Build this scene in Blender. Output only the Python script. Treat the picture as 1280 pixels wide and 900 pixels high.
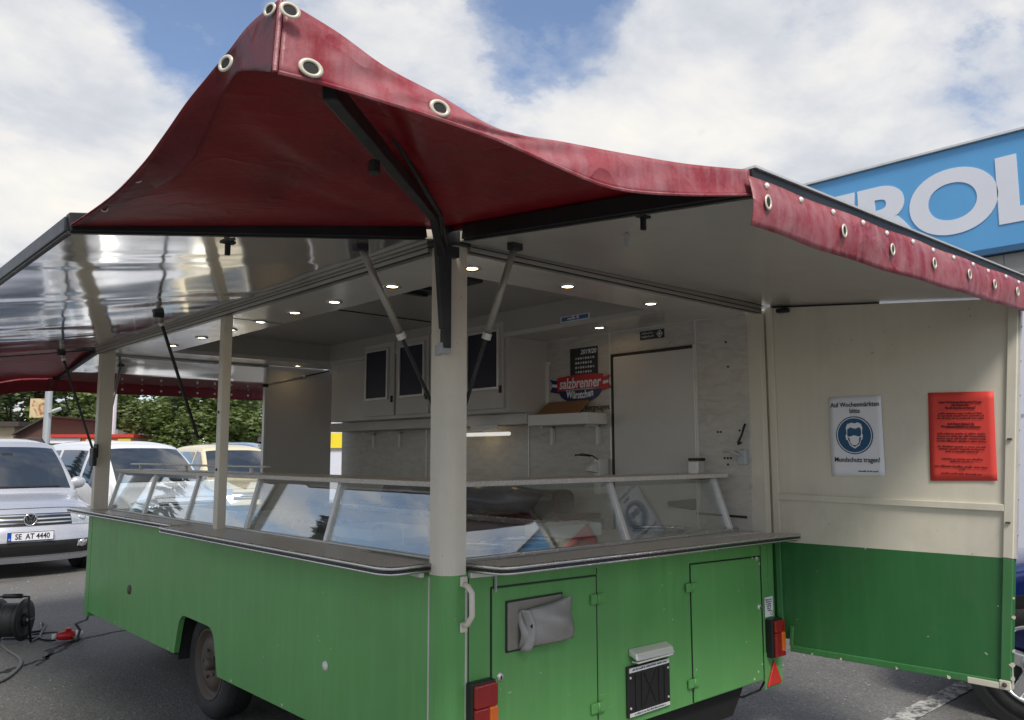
import bpy, bmesh, math, random
from mathutils import Vector, Matrix
random.seed(7)
R = math.radians
for o in list(bpy.data.objects): bpy.data.objects.remove(o)
S = bpy.context.scene
COL = S.collection

# ------------------------------------------------------------------ camera
CF = 1023.2006
CR = Vector((0.74051677, -0.67203408, -0.00226066))
CU = Vector((-0.0750313, -0.08601919, 0.99346414))
CW = Vector((0.66783622, 0.73550724, 0.11412224))
CC = Vector((-1.82017808, -2.35810141, 1.5))
cd = bpy.data.cameras.new('camera'); cam = bpy.data.objects.new('camera', cd); COL.objects.link(cam)
cd.sensor_width = 36; cd.lens = CF * 36 / 1280; cd.clip_start = .05; cd.clip_end = 2000
mw = Matrix((CR, CU, -CW)).transposed().to_4x4(); mw.translation = CC
cam.matrix_world = mw
S.camera = cam
S.render.resolution_x, S.render.resolution_y = 1024, 720

# ------------------------------------------------------------------ world, sun, exposure
SUN_EL, SUN_AZ = 50, -118          # degrees; azimuth of the sun as an angle from +X
S.view_settings.view_transform = 'Standard'; S.view_settings.look = 'None'
S.view_settings.gamma = 1; S.view_settings.use_curve_mapping = False
S.view_settings.exposure = 1.22
W = bpy.data.worlds.new('World'); S.world = W; W.use_nodes = True
nt = W.node_tree; nt.nodes.clear()
def N(nt, t, **k):
    n = nt.nodes.new(t)
    for a, b in k.items(): setattr(n, a, b)
    return n
def L(nt, a, b): nt.links.new(a, b)
def math_(nt, op, a, b=None, c=None, clamp=False):
    n = N(nt, 'ShaderNodeMath', operation=op); n.use_clamp = clamp
    for i, v in enumerate((a, b, c)):
        if v is None: continue
        if isinstance(v, (int, float)): n.inputs[i].default_value = v
        else: L(nt, v, n.inputs[i])
    return n.outputs[0]
def vmath(nt, op, a, b=None):
    n = N(nt, 'ShaderNodeVectorMath', operation=op)
    for i, v in enumerate((a, b)):
        if v is None: continue
        if isinstance(v, (tuple, list, Vector)): n.inputs[i].default_value = tuple(v)
        else: L(nt, v, n.inputs[i])
    return n.outputs[1] if op in ('DOT_PRODUCT', 'LENGTH', 'DISTANCE') else n.outputs[0]
def noise(nt, vec, scale, detail=4, rough=.5, dist=0):
    n = N(nt, 'ShaderNodeTexNoise'); n.inputs['Scale'].default_value = scale; n.inputs['Detail'].default_value = detail
    n.inputs['Roughness'].default_value = rough; n.inputs['Distortion'].default_value = dist
    if vec is not None: L(nt, vec, n.inputs['Vector'])
    return n.outputs['Fac']
def ramp(nt, fac, stops, interp='LINEAR'):
    n = N(nt, 'ShaderNodeValToRGB'); n.color_ramp.interpolation = interp
    el = n.color_ramp.elements
    while len(el) > 1: el.remove(el[-1])
    for i, (p, c) in enumerate(stops):
        e = el[0] if i == 0 else el.new(p)
        e.position = p; e.color = (c, c, c, 1) if isinstance(c, (int, float)) else (*c, 1)
    L(nt, fac, n.inputs[0]); return n.outputs[0]
def mixc(nt, f, a, b, mode='MIX'):
    n = N(nt, 'ShaderNodeMix', data_type='RGBA', blend_type=mode)
    for i, v in zip((0, 6, 7), (f, a, b)):
        if isinstance(v, (int, float)): n.inputs[i].default_value = v if i == 0 else (v, v, v, 1)
        elif isinstance(v, tuple): n.inputs[i].default_value = (*v, 1)
        else: L(nt, v, n.inputs[i])
    return n.outputs[2]
out = N(nt, 'ShaderNodeOutputWorld'); bg = N(nt, 'ShaderNodeBackground'); bg.inputs[1].default_value = .1
sky = N(nt, 'ShaderNodeTexSky', sky_type='NISHITA'); sky.sun_disc = False
sky.sun_elevation = R(SUN_EL); sky.sun_rotation = R(90 - SUN_AZ); sky.air_density = 1.0; sky.dust_density = .6; sky.ozone_density = 1.5
tc = N(nt, 'ShaderNodeTexCoord'); dirv = vmath(nt, 'NORMALIZE', tc.outputs['Generated'])
sep = N(nt, 'ShaderNodeSeparateXYZ'); L(nt, dirv, sep.inputs[0])
zz = math_(nt, 'ADD', math_(nt, 'MAXIMUM', sep.outputs[2], 0.0), .30)
cmb = N(nt, 'ShaderNodeCombineXYZ')
L(nt, math_(nt, 'DIVIDE', sep.outputs[0], zz), cmb.inputs[0]); L(nt, math_(nt, 'DIVIDE', sep.outputs[1], zz), cmb.inputs[1])
cv = vmath(nt, 'ADD', cmb.outputs[0], (3.1, 1.7, 0))
def pixdir(x, y): return (CW + CR * ((x - 640) / CF) - CU * ((y - 450) / CF)).normalized()
n1 = noise(nt, cv, 1.6, 14, .61, .2)
def blob(px, py, c0, c1, amt):
    d = vmath(nt, 'DOT_PRODUCT', dirv, pixdir(px, py))
    n = N(nt, 'ShaderNodeMapRange', interpolation_type='SMOOTHSTEP')
    n.inputs[1].default_value = math.cos(R(c1)); n.inputs[2].default_value = math.cos(R(c0)); n.inputs[4].default_value = amt
    L(nt, d, n.inputs[0]); return n.outputs[0]
m = n1
for b in ((225, 60, 1, 8.5, .145), (690, 10, 0, 7, .165), (150, 165, 0, 4, .08)): m = math_(nt, 'SUBTRACT', m, blob(*b))
for b in ((40, 110, 2, 8, .15), (60, 260, 2, 12, .12), (480, 60, 0, 5, .05), (1000, 110, 4, 24, .14)): m = math_(nt, 'ADD', m, blob(*b))
mask = ramp(nt, m, [(.40, .05), (.46, .35), (.50, .78), (.55, .97), (.62, 1)])
n2 = noise(nt, vmath(nt, 'ADD', cv, (5.3, .4, 0)), 3.0, 13, .60, .25)
n3 = noise(nt, vmath(nt, 'ADD', cv, (1.3, 8.4, 0)), 1.9, 5, .55)
shade = math_(nt, 'ADD', math_(nt, 'MULTIPLY', n2, .55), math_(nt, 'MULTIPLY', n3, .45))
ccol = ramp(nt, shade, [(.36, (2.45, 2.58, 2.85)), (.45, (3.0, 3.1, 3.3)), (.53, (3.75, 3.72, 3.70)), (.62, (4.3, 4.15, 3.85))])
skyc = mixc(nt, 1.0, sky.outputs[0], (.62, .64, .68), 'MULTIPLY')
L(nt, mixc(nt, mask, skyc, ccol), bg.inputs[0]); L(nt, bg.outputs[0], out.inputs[0])
sd = bpy.data.lights.new('sun', 'SUN'); so = bpy.data.objects.new('sun', sd); COL.objects.link(so)
sd.energy = 1.5; sd.angle = R(16); sd.color = (1, .94, .84)
sv = Vector((math.cos(R(SUN_EL)) * math.cos(R(SUN_AZ)), math.cos(R(SUN_EL)) * math.sin(R(SUN_AZ)), math.sin(R(SUN_EL))))
so.rotation_euler = sv.to_track_quat('Z', 'Y').to_euler()
so.location = (0, 0, 20)

# ------------------------------------------------------------------ helpers
G = .06                                                      # height of the tarmac
def ray(x, y): return CW + CR * ((x - 640) / CF) - CU * ((y - 450) / CF)
def on(ax, v, x, y):
    d = ray(x, y); return CC + d * ((v - CC[ax]) / d[ax])
def onp(x, y, P, n):
    d = ray(x, y); n = Vector(n); return CC + d * ((Vector(P) - CC).dot(n) / d.dot(n))
def at(x, y, depth): return CC + ray(x, y) * depth
V = Vector
WL = {}
def tag(o, label=None, cat=None, group=None, kind=None):
    for k, v in (('label', label), ('category', cat), ('group', group), ('kind', kind)):
        if v: o[k] = v
    return o
def empty(name, loc, rz=0, **k):
    o = bpy.data.objects.new(name, None); COL.objects.link(o); o.location = loc; o.rotation_euler[2] = rz
    o.empty_display_size = .2; WL[o] = Vector(loc); return tag(o, **k)
def perp(d):
    d = d.normalized(); a = V((0, 0, 1)) if abs(d.z) < .9 else V((1, 0, 0))
    u = d.cross(a).normalized(); return u, d.cross(u).normalized()
class B:
    def __init__(s): s.v = []; s.f = []
    def add(s, vs, fs):
        k = len(s.v); s.v += [V(p) for p in vs]; s.f += [[k + i for i in f] for f in fs]; return s
    def box(s, x0, x1, y0, y1, z0, z1):
        return s.add([(x, y, z) for z in (z0, z1) for y in (y0, y1) for x in (x0, x1)],
                     [(0, 2, 3, 1), (4, 5, 7, 6), (0, 1, 5, 4), (2, 6, 7, 3), (0, 4, 6, 2), (1, 3, 7, 5)])
    def hexa(s, p):     # 8 corners in box order
        return s.add(p, [(0, 2, 3, 1), (4, 5, 7, 6), (0, 1, 5, 4), (2, 6, 7, 3), (0, 4, 6, 2), (1, 3, 7, 5)])
    def bar(s, p, q, w, h=None, up=None):
        p, q = V(p), V(q); h = w if h is None else h; d = (q - p).normalized()
        u = V(up) if up is not None else (V((0, 0, 1)) if abs(d.z) < .9 else V((1, 0, 0)))
        a = d.cross(u).normalized() * (w / 2); b = a.cross(d).normalized() * (h / 2)
        return s.hexa([p - a - b, p + a - b, q - a - b, q + a - b, p - a + b, p + a + b, q - a + b, q + a + b])
    def tube(s, pts, r, n=10, cap=True):
        pts = [V(p) for p in pts]; k = len(s.v); m = len(pts); rr = r if isinstance(r, (list, tuple)) else [r] * m
        u = None
        for i, p in enumerate(pts):
            d = (pts[min(i + 1, m - 1)] - pts[max(i - 1, 0)])
            if d.length < 1e-9: d = V((0, 0, 1))
            d.normalize()
            if u is None: u, w = perp(d)
            else:
                u = (u - d * u.dot(d)); u = u.normalized() if u.length > 1e-6 else perp(d)[0]; w = d.cross(u)
            for j in range(n):
                a = 2 * math.pi * j / n; s.v.append(p + u * (math.cos(a) * rr[i]) + w * (math.sin(a) * rr[i]))
        for i in range(m - 1):
            for j in range(n):
                a, b = k + i * n + j, k + i * n + (j + 1) % n; s.f.append([a, b, b + n, a + n])
        if cap: s.f.append([k + j for j in range(n)][::-1]); s.f.append([k + (m - 1) * n + j for j in range(n)])
        return s
    def lathe(s, p, axis, prof, n=24):       # prof: (radius, along)
        p = V(p); d = V(axis).normalized(); u, w = perp(d); k = len(s.v); m = len(prof)
        for r, h in prof:
            for j in range(n):
                a = 2 * math.pi * j / n; s.v.append(p + d * h + (u * math.cos(a) + w * math.sin(a)) * r)
        for i in range(m - 1):
            for j in range(n):
                a, b = k + i * n + j, k + i * n + (j + 1) % n; s.f.append([a, b, b + n, a + n])
        return s
    def cyl(s, p, axis, r, h, n=20): return s.lathe(p, axis, [(1e-4, 0), (r, 0), (r, h), (1e-4, h)], n)
    def ring(s, p, axis, r0, r1, h, n=20): return s.lathe(p, axis, [(r0, 0), (r1, 0), (r1, h * .6), ((r0 + r1) / 2, h), (r0, h * .6), (r0, 0)], n)
    def prism(s, poly, off):
        n = len(poly); off = V(off); k = len(s.v); s.v += [V(p) for p in poly] + [V(p) + off for p in poly]
        s.f.append([k + i for i in range(n)]); s.f.append([k + n + i for i in range(n)][::-1])
        for i in range(n): j = (i + 1) % n; s.f.append([k + i, k + n + i, k + n + j, k + j])
        return s
    def grid(s, fn, nu, nv):
        k = len(s.v)
        for i in range(nu + 1):
            for j in range(nv + 1): s.v.append(V(fn(i / nu, j / nv)))
        for i in range(nu):
            for j in range(nv):
                a = k + i * (nv + 1) + j; s.f.append([a, a + 1, a + nv + 2, a + nv + 1])
        return s
    def build(s, name, mat, parent=None, smooth=False, bevel=0, world=True, solid=0, segs=2, fix=True, **k):
        off = V((0, 0, 0))
        if parent is not None and world: off = WL[parent]
        me = bpy.data.meshes.new(name); me.from_pydata([p - off for p in s.v], [], s.f); me.update()
        if fix:
            bm = bmesh.new(); bm.from_mesh(me); bmesh.ops.recalc_face_normals(bm, faces=bm.faces); bm.to_mesh(me); bm.free()
        if mat is not None: me.materials.append(mat)
        return link(name, me, parent, smooth, bevel, solid, segs, **k)
def link(name, me, parent=None, smooth=False, bevel=0, solid=0, segs=2, loc=None, **k):
    o = bpy.data.objects.new(name, me); COL.objects.link(o)
    if parent is not None: o.parent = parent
    WL[o] = WL.get(parent, V((0, 0, 0))).copy() if parent is not None else V((0, 0, 0))
    if loc is not None:
        o.location = V(loc) - WL[o]; WL[o] = V(loc)
    if smooth: me.shade_smooth() if smooth is True else me.shade_smooth()
    if solid: m_ = o.modifiers.new('solid', 'SOLIDIFY'); m_.thickness = solid; m_.offset = 0
    if bevel:
        m_ = o.modifiers.new('bevel', 'BEVEL'); m_.width = bevel; m_.segments = segs; m_.limit_method = 'ANGLE'; m_.angle_limit = R(40)
    return tag(o, **k)
def rebase(o, loc):            # a top-level mesh gets its origin at its base
    loc = V(loc); o.data.transform(Matrix.Translation(-loc)); o.location = loc; WL[o] = loc; return o
def textmesh(s, size, mat, origin, xd, yd, parent=None, name='lettering', align='CENTER', bold=0, shear=0, depth=.0006, sx=1, world=True, curve=None, spacing=1):
    c = bpy.data.curves.new('t', 'FONT'); c.body = s; c.size = size; c.align_x = align; c.align_y = 'CENTER'; c.offset = bold; c.shear = shear
    c.extrude = depth; c.resolution_u = 10 if size > .5 else 3; c.space_character = spacing
    o = bpy.data.objects.new('t', c); COL.objects.link(o)
    dg = bpy.context.evaluated_depsgraph_get(); me = bpy.data.meshes.new_from_object(o.evaluated_get(dg))
    bpy.data.objects.remove(o); bpy.data.curves.remove(c)
    xd, yd = V(xd).normalized(), V(yd).normalized(); n = xd.cross(yd)
    off = WL[parent] if (parent is not None and world) else V((0, 0, 0))
    for v in me.vertices:
        x, y, z = v.co; x *= sx
        if curve: y += curve * x * x
        v.co = V(origin) + xd * x + yd * y + n * z - off
    me.materials.clear(); me.materials.append(mat)
    return link(name, me, parent)

def greek(width, h, mat, origin, xd, yd, parent, seed=0):     # a line of print too small to read: word-length dashes
    rg = random.Random(seed); xd, yd = V(xd).normalized(), V(yd).normalized(); n = xd.cross(yd); b = B(); x = -width / 2; o = V(origin)
    while x < width / 2 - h:
        k = rg.randint(2, 9)
        for _ in range(k):
            w = h * rg.uniform(.28, .5); hh = h * rg.choice((.5, .5, .55, .8))
            if x + w > width / 2: break
            p0 = o + xd * x - yd * h * .25; b.add([p0, p0 + xd * w, p0 + xd * w + yd * hh, p0 + yd * hh], [(0, 1, 2, 3)]); x += w + h * .1
        x += h * .35
    return b.build('print_line', mat, parent, fix=False)
# ------------------------------------------------------------------ materials
def newmat(name):
    m = bpy.data.materials.new(name); m.use_nodes = True; nt = m.node_tree
    p = nt.nodes['Principled BSDF']; tc = N(nt, 'ShaderNodeTexCoord')
    return m, nt, p, tc.outputs['Object']
def mat(name, col, rough=.5, metal=0, var=.12, vs=3, bump=0, bs=40, rvar=.08, dirt=None, dscale=2.5, damt=.5, spec=.5, coat=0, stretch=None, emit=None, est=0):
    m, nt, p, co = newmat(name)
    if stretch:
        mp = N(nt, 'ShaderNodeMapping'); mp.inputs['Scale'].default_value = stretch; L(nt, co, mp.inputs[0]); co = mp.outputs[0]
    nf = noise(nt, co, vs, 6, .6)
    c = mixc(nt, nf, tuple(x * (1 - var) for x in col), tuple(min(1, x * (1 + var)) for x in col))
    if dirt:
        df = ramp(nt, noise(nt, co, dscale, 9, .68), [(.5, 0), (.72, damt)])
        c = mixc(nt, df, c, dirt)
    L(nt, c, p.inputs['Base Color']); p.inputs['Metallic'].default_value = metal
    p.inputs['Specular IOR Level'].default_value = spec; p.inputs['Coat Weight'].default_value = coat
    L(nt, math_(nt, 'ADD', math_(nt, 'MULTIPLY', noise(nt, co, vs * 4, 4), rvar * 2), rough - rvar, clamp=True), p.inputs['Roughness'])
    if bump:
        b = N(nt, 'ShaderNodeBump'); b.inputs['Strength'].default_value = bump; b.inputs['Distance'].default_value = .01
        L(nt, noise(nt, co, bs, 5, .6), b.inputs['Height']); L(nt, b.outputs[0], p.inputs['Normal'])
    if emit: p.inputs['Emission Color'].default_value = (*emit, 1); p.inputs['Emission Strength'].default_value = est
    return m
M = {}
def paint(name, col, rough, chips=(.55, .53, .47), amt=.75, wear=1.0):
    m, nt, p, co = newmat(name)
    big = noise(nt, co, 1.3, 5, .6)
    mp = N(nt, 'ShaderNodeMapping'); mp.inputs['Scale'].default_value = (9, 9, .7); L(nt, co, mp.inputs[0])
    streak = noise(nt, mp.outputs[0], 2.2, 6, .6)
    c = mixc(nt, big, tuple(x * .84 for x in col), tuple(x * 1.16 for x in col))
    c = mixc(nt, math_(nt, 'MULTIPLY', ramp(nt, streak, [(.48, 0), (.72, 1)]), .20 * wear), c, tuple(min(1, x * 1.5 + .03) for x in col))
    dust = ramp(nt, noise(nt, co, 3.1, 9, .7), [(.5, 0), (.8, .22)]); c = mixc(nt, dust, c, (.16, .16, .12))
    v = N(nt, 'ShaderNodeTexVoronoi'); v.inputs['Scale'].default_value = 17; v.inputs['Randomness'].default_value = 1; L(nt, mixc(nt, .12, co, N(nt, 'ShaderNodeTexNoise').outputs['Color']), v.inputs['Vector'])
    chip = math_(nt, 'MULTIPLY', ramp(nt, v.outputs['Distance'], [(.055, 1), (.075, 0)]), ramp(nt, noise(nt, co, 2.3, 2), [(.50, 0), (.56, 1)]))
    c = mixc(nt, math_(nt, 'MULTIPLY', chip, amt), c, chips)
    ms_ = N(nt, 'ShaderNodeMapping'); ms_.inputs['Rotation'].default_value = (R(20), R(35), 0); ms_.inputs['Scale'].default_value = (2, 2, 60); L(nt, co, ms_.inputs[0])
    scr = math_(nt, 'MULTIPLY', ramp(nt, noise(nt, ms_.outputs[0], 2.0, 3, .6), [(.70, 0), (.74, 1)]), ramp(nt, noise(nt, co, 3.7, 3), [(.52, 0), (.62, .55)]))
    c = mixc(nt, scr, c, tuple(min(1, x * 1.3 + .12) for x in col))
    grime = ramp(nt, noise(nt, mp.outputs[0], .8, 9, .75), [(.52, 0), (.80, .34 * wear)]); c = mixc(nt, grime, c, tuple(x * .45 + .012 for x in col))
    L(nt, c, p.inputs['Base Color'])
    L(nt, math_(nt, 'ADD', math_(nt, 'MULTIPLY', noise(nt, co, 6, 5), .22), rough - .1), p.inputs['Roughness'])
    b = N(nt, 'ShaderNodeBump'); b.inputs['Strength'].default_value = .22; b.inputs['Distance'].default_value = .02
    L(nt, noise(nt, co, 2.0, 3), b.inputs['Height']); L(nt, b.outputs[0], p.inputs['Normal'])
    return m
M['green'] = paint('green_paint', (.118, .345, .104), .34)
M['frame_green'] = paint('frame_green_paint', (.050, .19, .062), .38)
M['cream'] = paint('cream_paint', (.66, .62, .52), .42, (.25, .22, .18), .5, .3)
M['dark_green'] = paint('panel_green_paint', (.028, .140, .042), .4)
M['alu'] = mat('aluminium', (.68, .67, .645), .36, .45, .1, 4, dirt=(.25, .24, .22), damt=.35)
M['steel'] = mat('stainless_steel', (.62, .63, .63), .26, .95, .08, 5)
M['chrome'] = mat('chrome', (.8, .8, .8), .12, 1, .05)
M['black_metal'] = mat('black_metal', (.022, .025, .028), .42, .4, .3, 6, dirt=(.09, .09, .09), damt=.4)
M['black_plastic'] = mat('black_plastic', (.016, .016, .017), .45, 0, .2, 6)
M['rubber'] = mat('tyre_rubber', (.022, .022, .023), .75, 0, .25, 8, .3, 60, dirt=(.07, .066, .06), damt=.5)
M['rusty_rim'] = mat('dull_brown_rim', (.095, .078, .064), .65, .2, .25, 9, .2, 30, dirt=(.10, .055, .03), damt=.6)
M['alloy'] = mat('alloy_rim', (.62, .63, .65), .3, .8, .06)
M['dark_chassis'] = mat('chassis_black', (.012, .012, .012), .7, 0, .3, 5)
M['red_lens'] = mat('red_lens', (.26, .008, .010), .16, 0, .25, 12, .25, 90, coat=.5)
M['amber_lens'] = mat('amber_lens', (.66, .13, .015), .2, 0, .2, 12, .25, 90, coat=.5)
M['reflector_red'] = mat('reflector_red', (.62, .03, .02), .25, 0, .12, 60, .3, 200, coat=.4)
M['grey_vinyl'] = mat('grey_vinyl', (.30, .29, .28), .38, .1, .15, 8, .35, 18)
M['vent_grey'] = mat('vent_grey', (.26, .24, .21), .5, .3, .2, 8, dirt=(.14, .09, .05), damt=.6)
M['rail'] = mat('dull_rail_metal', (.40, .385, .35), .4, .6, .15, 5, dirt=(.16, .15, .13), damt=.5)
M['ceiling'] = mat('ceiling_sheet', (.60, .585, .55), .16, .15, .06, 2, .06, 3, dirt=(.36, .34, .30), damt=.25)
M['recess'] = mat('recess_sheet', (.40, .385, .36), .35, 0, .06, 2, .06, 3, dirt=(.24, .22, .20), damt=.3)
M['cabinet'] = mat('cabinet_board', (.53, .51, .48), .45, 0, .06, 3, dirt=(.35, .33, .3), damt=.3)
M['door_white'] = mat('door_board', (.58, .565, .55), .38, 0, .05, 2.5, dirt=(.4, .38, .36), damt=.3)
M['white_plastic'] = mat('white_plastic', (.72, .71, .68), .4, 0, .05)
M['ivory'] = mat('ivory_ring', (.62, .57, .47), .35, .15, .1, 20)
M['paper'] = mat('white_paper', (.80, .81, .87), .7, 0, .04, 5, .15, 9)
M['red_paper'] = mat('red_paper', (.72, .058, .045), .65, 0, .06, 5, .15, 9)
M['ink'] = mat('black_ink', (.02, .02, .022), .6)
M['ink_soft'] = mat('dark_red_ink', (.10, .012, .012), .6)
M['ink_blue'] = mat('blue_ink', (.012, .085, .20), .5)
M['board_navy'] = mat('navy_board', (.010, .013, .030), .5, 0, .3, 4)
M['sign_red'] = mat('sign_red', (.50, .03, .035), .35)
M['sign_blue'] = mat('sign_blue', (.012, .02, .11), .35)
M['wood'] = mat('wood_board', (.25, .125, .055), .5, 0, .3, 6, stretch=(1, 1, 12))
M['lamp_on'] = mat('lamp_glow', (1, .9, .7), .4, emit=(1, .70, .32), est=9)
M['tube_on'] = mat('tube_glow', (.9, .9, .88), .35, emit=(1, .97, .9), est=.25)
M['asphalt'] = None
# marble wall board
m, nt, p, co = newmat('marbled_wall_board')
mp = N(nt, 'ShaderNodeMapping'); mp.inputs['Rotation'].default_value = (R(-42), 0, 0); mp.inputs['Scale'].default_value = (1, 2.2, 7); L(nt, co, mp.inputs[0])
nn = noise(nt, mp.outputs[0], 4.5, 8, .62, .7)
c = ramp(nt, nn, [(.3, (.42, .405, .375)), (.47, (.50, .48, .445)), (.6, (.545, .525, .485)), (.75, (.57, .55, .51))])
L(nt, c, p.inputs['Base Color']); p.inputs['Roughness'].default_value = .42; M['marble'] = m
# granite
m, nt, p, co = newmat('speckled_worktop')
v = N(nt, 'ShaderNodeTexVoronoi'); v.inputs['Scale'].default_value = 210; L(nt, co, v.inputs['Vector'])
c = ramp(nt, v.outputs['Color'], [(.15, (.05, .042, .036)), (.38, (.25, .22, .19)), (.62, (.40, .37, .33)), (.9, (.70, .67, .62))], 'CONSTANT')
c = mixc(nt, .55, c, (.82, .78, .72))
L(nt, c, p.inputs['Base Color']); p.inputs['Roughness'].default_value = .33; M['granite'] = m
# canvas: outer side weathered and faded, inner side deep red; lets some light through
def canvasmat(name, inner):
    m, nt, p, co = newmat(name)
    n1_ = noise(nt, co, 2.6, 8, .66, .4); n2_ = noise(nt, co, 11, 6, .7)
    mp = N(nt, 'ShaderNodeMapping'); mp.inputs['Scale'].default_value = (14, 14, 2.2); L(nt, co, mp.inputs[0]); n3_ = noise(nt, mp.outputs[0], 1.6, 6, .6)
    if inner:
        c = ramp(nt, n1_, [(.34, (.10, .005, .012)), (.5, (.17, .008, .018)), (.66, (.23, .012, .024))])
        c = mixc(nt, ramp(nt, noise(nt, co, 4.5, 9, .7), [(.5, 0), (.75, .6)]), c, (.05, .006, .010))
    else:
        c = ramp(nt, n1_, [(.32, (.24, .018, .030)), (.5, (.34, .036, .052)), (.68, (.44, .10, .12))])
        fade = math_(nt, 'MULTIPLY', ramp(nt, math_(nt, 'ADD', math_(nt, 'MULTIPLY', n2_, .5), math_(nt, 'MULTIPLY', n3_, .5)), [(.42, 0), (.60, 1)]), .6)
        c = mixc(nt, fade, c, (.52, .27, .29))
        c = mixc(nt, ramp(nt, noise(nt, co, 5.5, 9, .75), [(.56, 0), (.75, .5)]), c, (.13, .05, .055))
    L(nt, c, p.inputs['Base Color']); p.inputs['Roughness'].default_value = .40
    tr = N(nt, 'ShaderNodeBsdfTranslucent'); L(nt, mixc(nt, .8, c, (.50, .008, .03)), tr.inputs[0])
    b = N(nt, 'ShaderNodeBump'); b.inputs['Strength'].default_value = .36; b.inputs['Distance'].default_value = .02
    ridge = math_(nt, 'POWER', math_(nt, 'SUBTRACT', 1.0, math_(nt, 'ABSOLUTE', math_(nt, 'SUBTRACT', math_(nt, 'MULTIPLY', noise(nt, co, 3.3, 2, .5, 1.2), 2), 1.0))), 14)
    ridge2 = math_(nt, 'POWER', math_(nt, 'SUBTRACT', 1.0, math_(nt, 'ABSOLUTE', math_(nt, 'SUBTRACT', math_(nt, 'MULTIPLY', noise(nt, co, 8.5, 2, .5, .8), 2), 1.0))), 10)
    hgt_ = math_(nt, 'ADD', math_(nt, 'ADD', math_(nt, 'MULTIPLY', noise(nt, co, 6, 5, .55, .6), .8), math_(nt, 'MULTIPLY', n3_, .4)), math_(nt, 'ADD', math_(nt, 'MULTIPLY', ridge, .32), math_(nt, 'MULTIPLY', ridge2, .06)))
    hgt_ = math_(nt, 'ADD', hgt_, math_(nt, 'MULTIPLY', noise(nt, co, 420, 1), .05))
    L(nt, hgt_, b.inputs['Height']); L(nt, b.outputs[0], p.inputs['Normal'])
    ms = N(nt, 'ShaderNodeMixShader'); ms.inputs[0].default_value = .20; L(nt, p.outputs[0], ms.inputs[1]); L(nt, tr.outputs[0], ms.inputs[2])
    L(nt, ms.outputs[0], nt.nodes['Material Output'].inputs[0]); return m
M['canvas'] = canvasmat('red_awning_vinyl', False); M['canvas_in'] = canvasmat('red_awning_vinyl_inside', True)
def cloth(b_, name, out_dir, parent=None):
    """two-sided canvas sheet; out_dir tells which way its weathered side faces"""
    f = b_.f[len(b_.f) // 2]; n_ = (b_.v[f[1]] - b_.v[f[0]]).cross(b_.v[f[2]] - b_.v[f[0]])
    if n_.dot(V(out_dir)) < 0: b_.f = [q[::-1] for q in b_.f]
    o = b_.build(name, M['canvas'], parent or T, smooth=True, fix=False); o.data.materials.append(M['canvas_in'])
    m_ = o.modifiers.new('solid', 'SOLIDIFY'); m_.thickness = .002; m_.offset = -1; m_.material_offset = 1
    return o
# flap undersides
def flapmat(name, ripple, met, col, rough, sc):
    m, nt, p, co = newmat(name)
    p.inputs['Base Color'].default_value = (*col, 1); p.inputs['Metallic'].default_value = met; p.inputs['IOR'].default_value = 1.55
    L(nt, math_(nt, 'ADD', math_(nt, 'MULTIPLY', noise(nt, co, 2, 6, .7), .10), rough - .05, clamp=True), p.inputs['Roughness'])
    dirt = ramp(nt, noise(nt, co, 3.2, 9, .7), [(.5, 0), (.8, .3)])
    L(nt, mixc(nt, dirt, col, tuple(x * .6 for x in col)), p.inputs['Base Color'])
    mp = N(nt, 'ShaderNodeMapping'); mp.inputs['Scale'].default_value = sc; L(nt, co, mp.inputs[0])
    b = N(nt, 'ShaderNodeBump'); b.inputs['Strength'].default_value = ripple; b.inputs['Distance'].default_value = .05
    L(nt, noise(nt, mp.outputs[0], 1.0, 1.0, .35, .7), b.inputs['Height']); L(nt, b.outputs[0], p.inputs['Normal'])
    return m
M['mirror'] = flapmat('mirror_sheet', .22, .86, (.80, .79, .76), .085, (.8, 1.9, 1))
M['satin'] = flapmat('satin_sheet', .06, .25, (.50, .485, .455), .22, (2.2, 2.2, 1))
# thin glass
def glassmat(name, tint, base=.0, rough=0):
    m = bpy.data.materials.new(name); m.use_nodes = True; nt = m.node_tree; nt.nodes.remove(nt.nodes['Principled BSDF'])
    t = N(nt, 'ShaderNodeBsdfTransparent'); t.inputs[0].default_value = (*tint, 1)
    g = N(nt, 'ShaderNodeBsdfGlossy'); g.inputs['Roughness'].default_value = rough; g.inputs[0].default_value = (.95, .97, 1, 1)
    lw = N(nt, 'ShaderNodeLayerWeight'); lw.inputs[0].default_value = .5
    fr_ = math_(nt, 'ADD', math_(nt, 'MULTIPLY', math_(nt, 'POWER', lw.outputs['Facing'], 4.0), .9), .045)
    ms = N(nt, 'ShaderNodeMixShader'); L(nt, math_(nt, 'ADD', fr_, base, clamp=True), ms.inputs[0]); L(nt, t.outputs[0], ms.inputs[1]); L(nt, g.outputs[0], ms.inputs[2])
    L(nt, ms.outputs[0], nt.nodes['Material Output'].inputs[0]); return m
M['glass'] = glassmat('display_glass', (.95, .97, .96), .13)
M['car_glass'] = mat('car_glass', (.022, .028, .034), .04, 0, .2, 2, rvar=.01, spec=1.0, coat=1)
M['car_dark'] = mat('car_dark_trim', (.014, .014, .015), .5)
M['headlight'] = mat('headlight_lens', (.50, .52, .54), .12, .4, .35, 14, .3, 30, coat=1)
def carpaint(n, c): return mat(n, c, .24, .35, .05, 1.2, coat=.8, rvar=.04)
M['silver'] = mat('silver_paint', (.56, .57, .62), .27, .45, .05, 1.2, coat=.8, rvar=.04)
M['white_car'] = mat('white_car_paint', (.72, .73, .76), .25, 0, .04, 1.2, coat=.8, rvar=.04)
M['navy_car'] = carpaint('navy_car_paint', (.035, .045, .085))
M['blue_van'] = carpaint('blue_van_paint', (.20, .24, .36))
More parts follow.
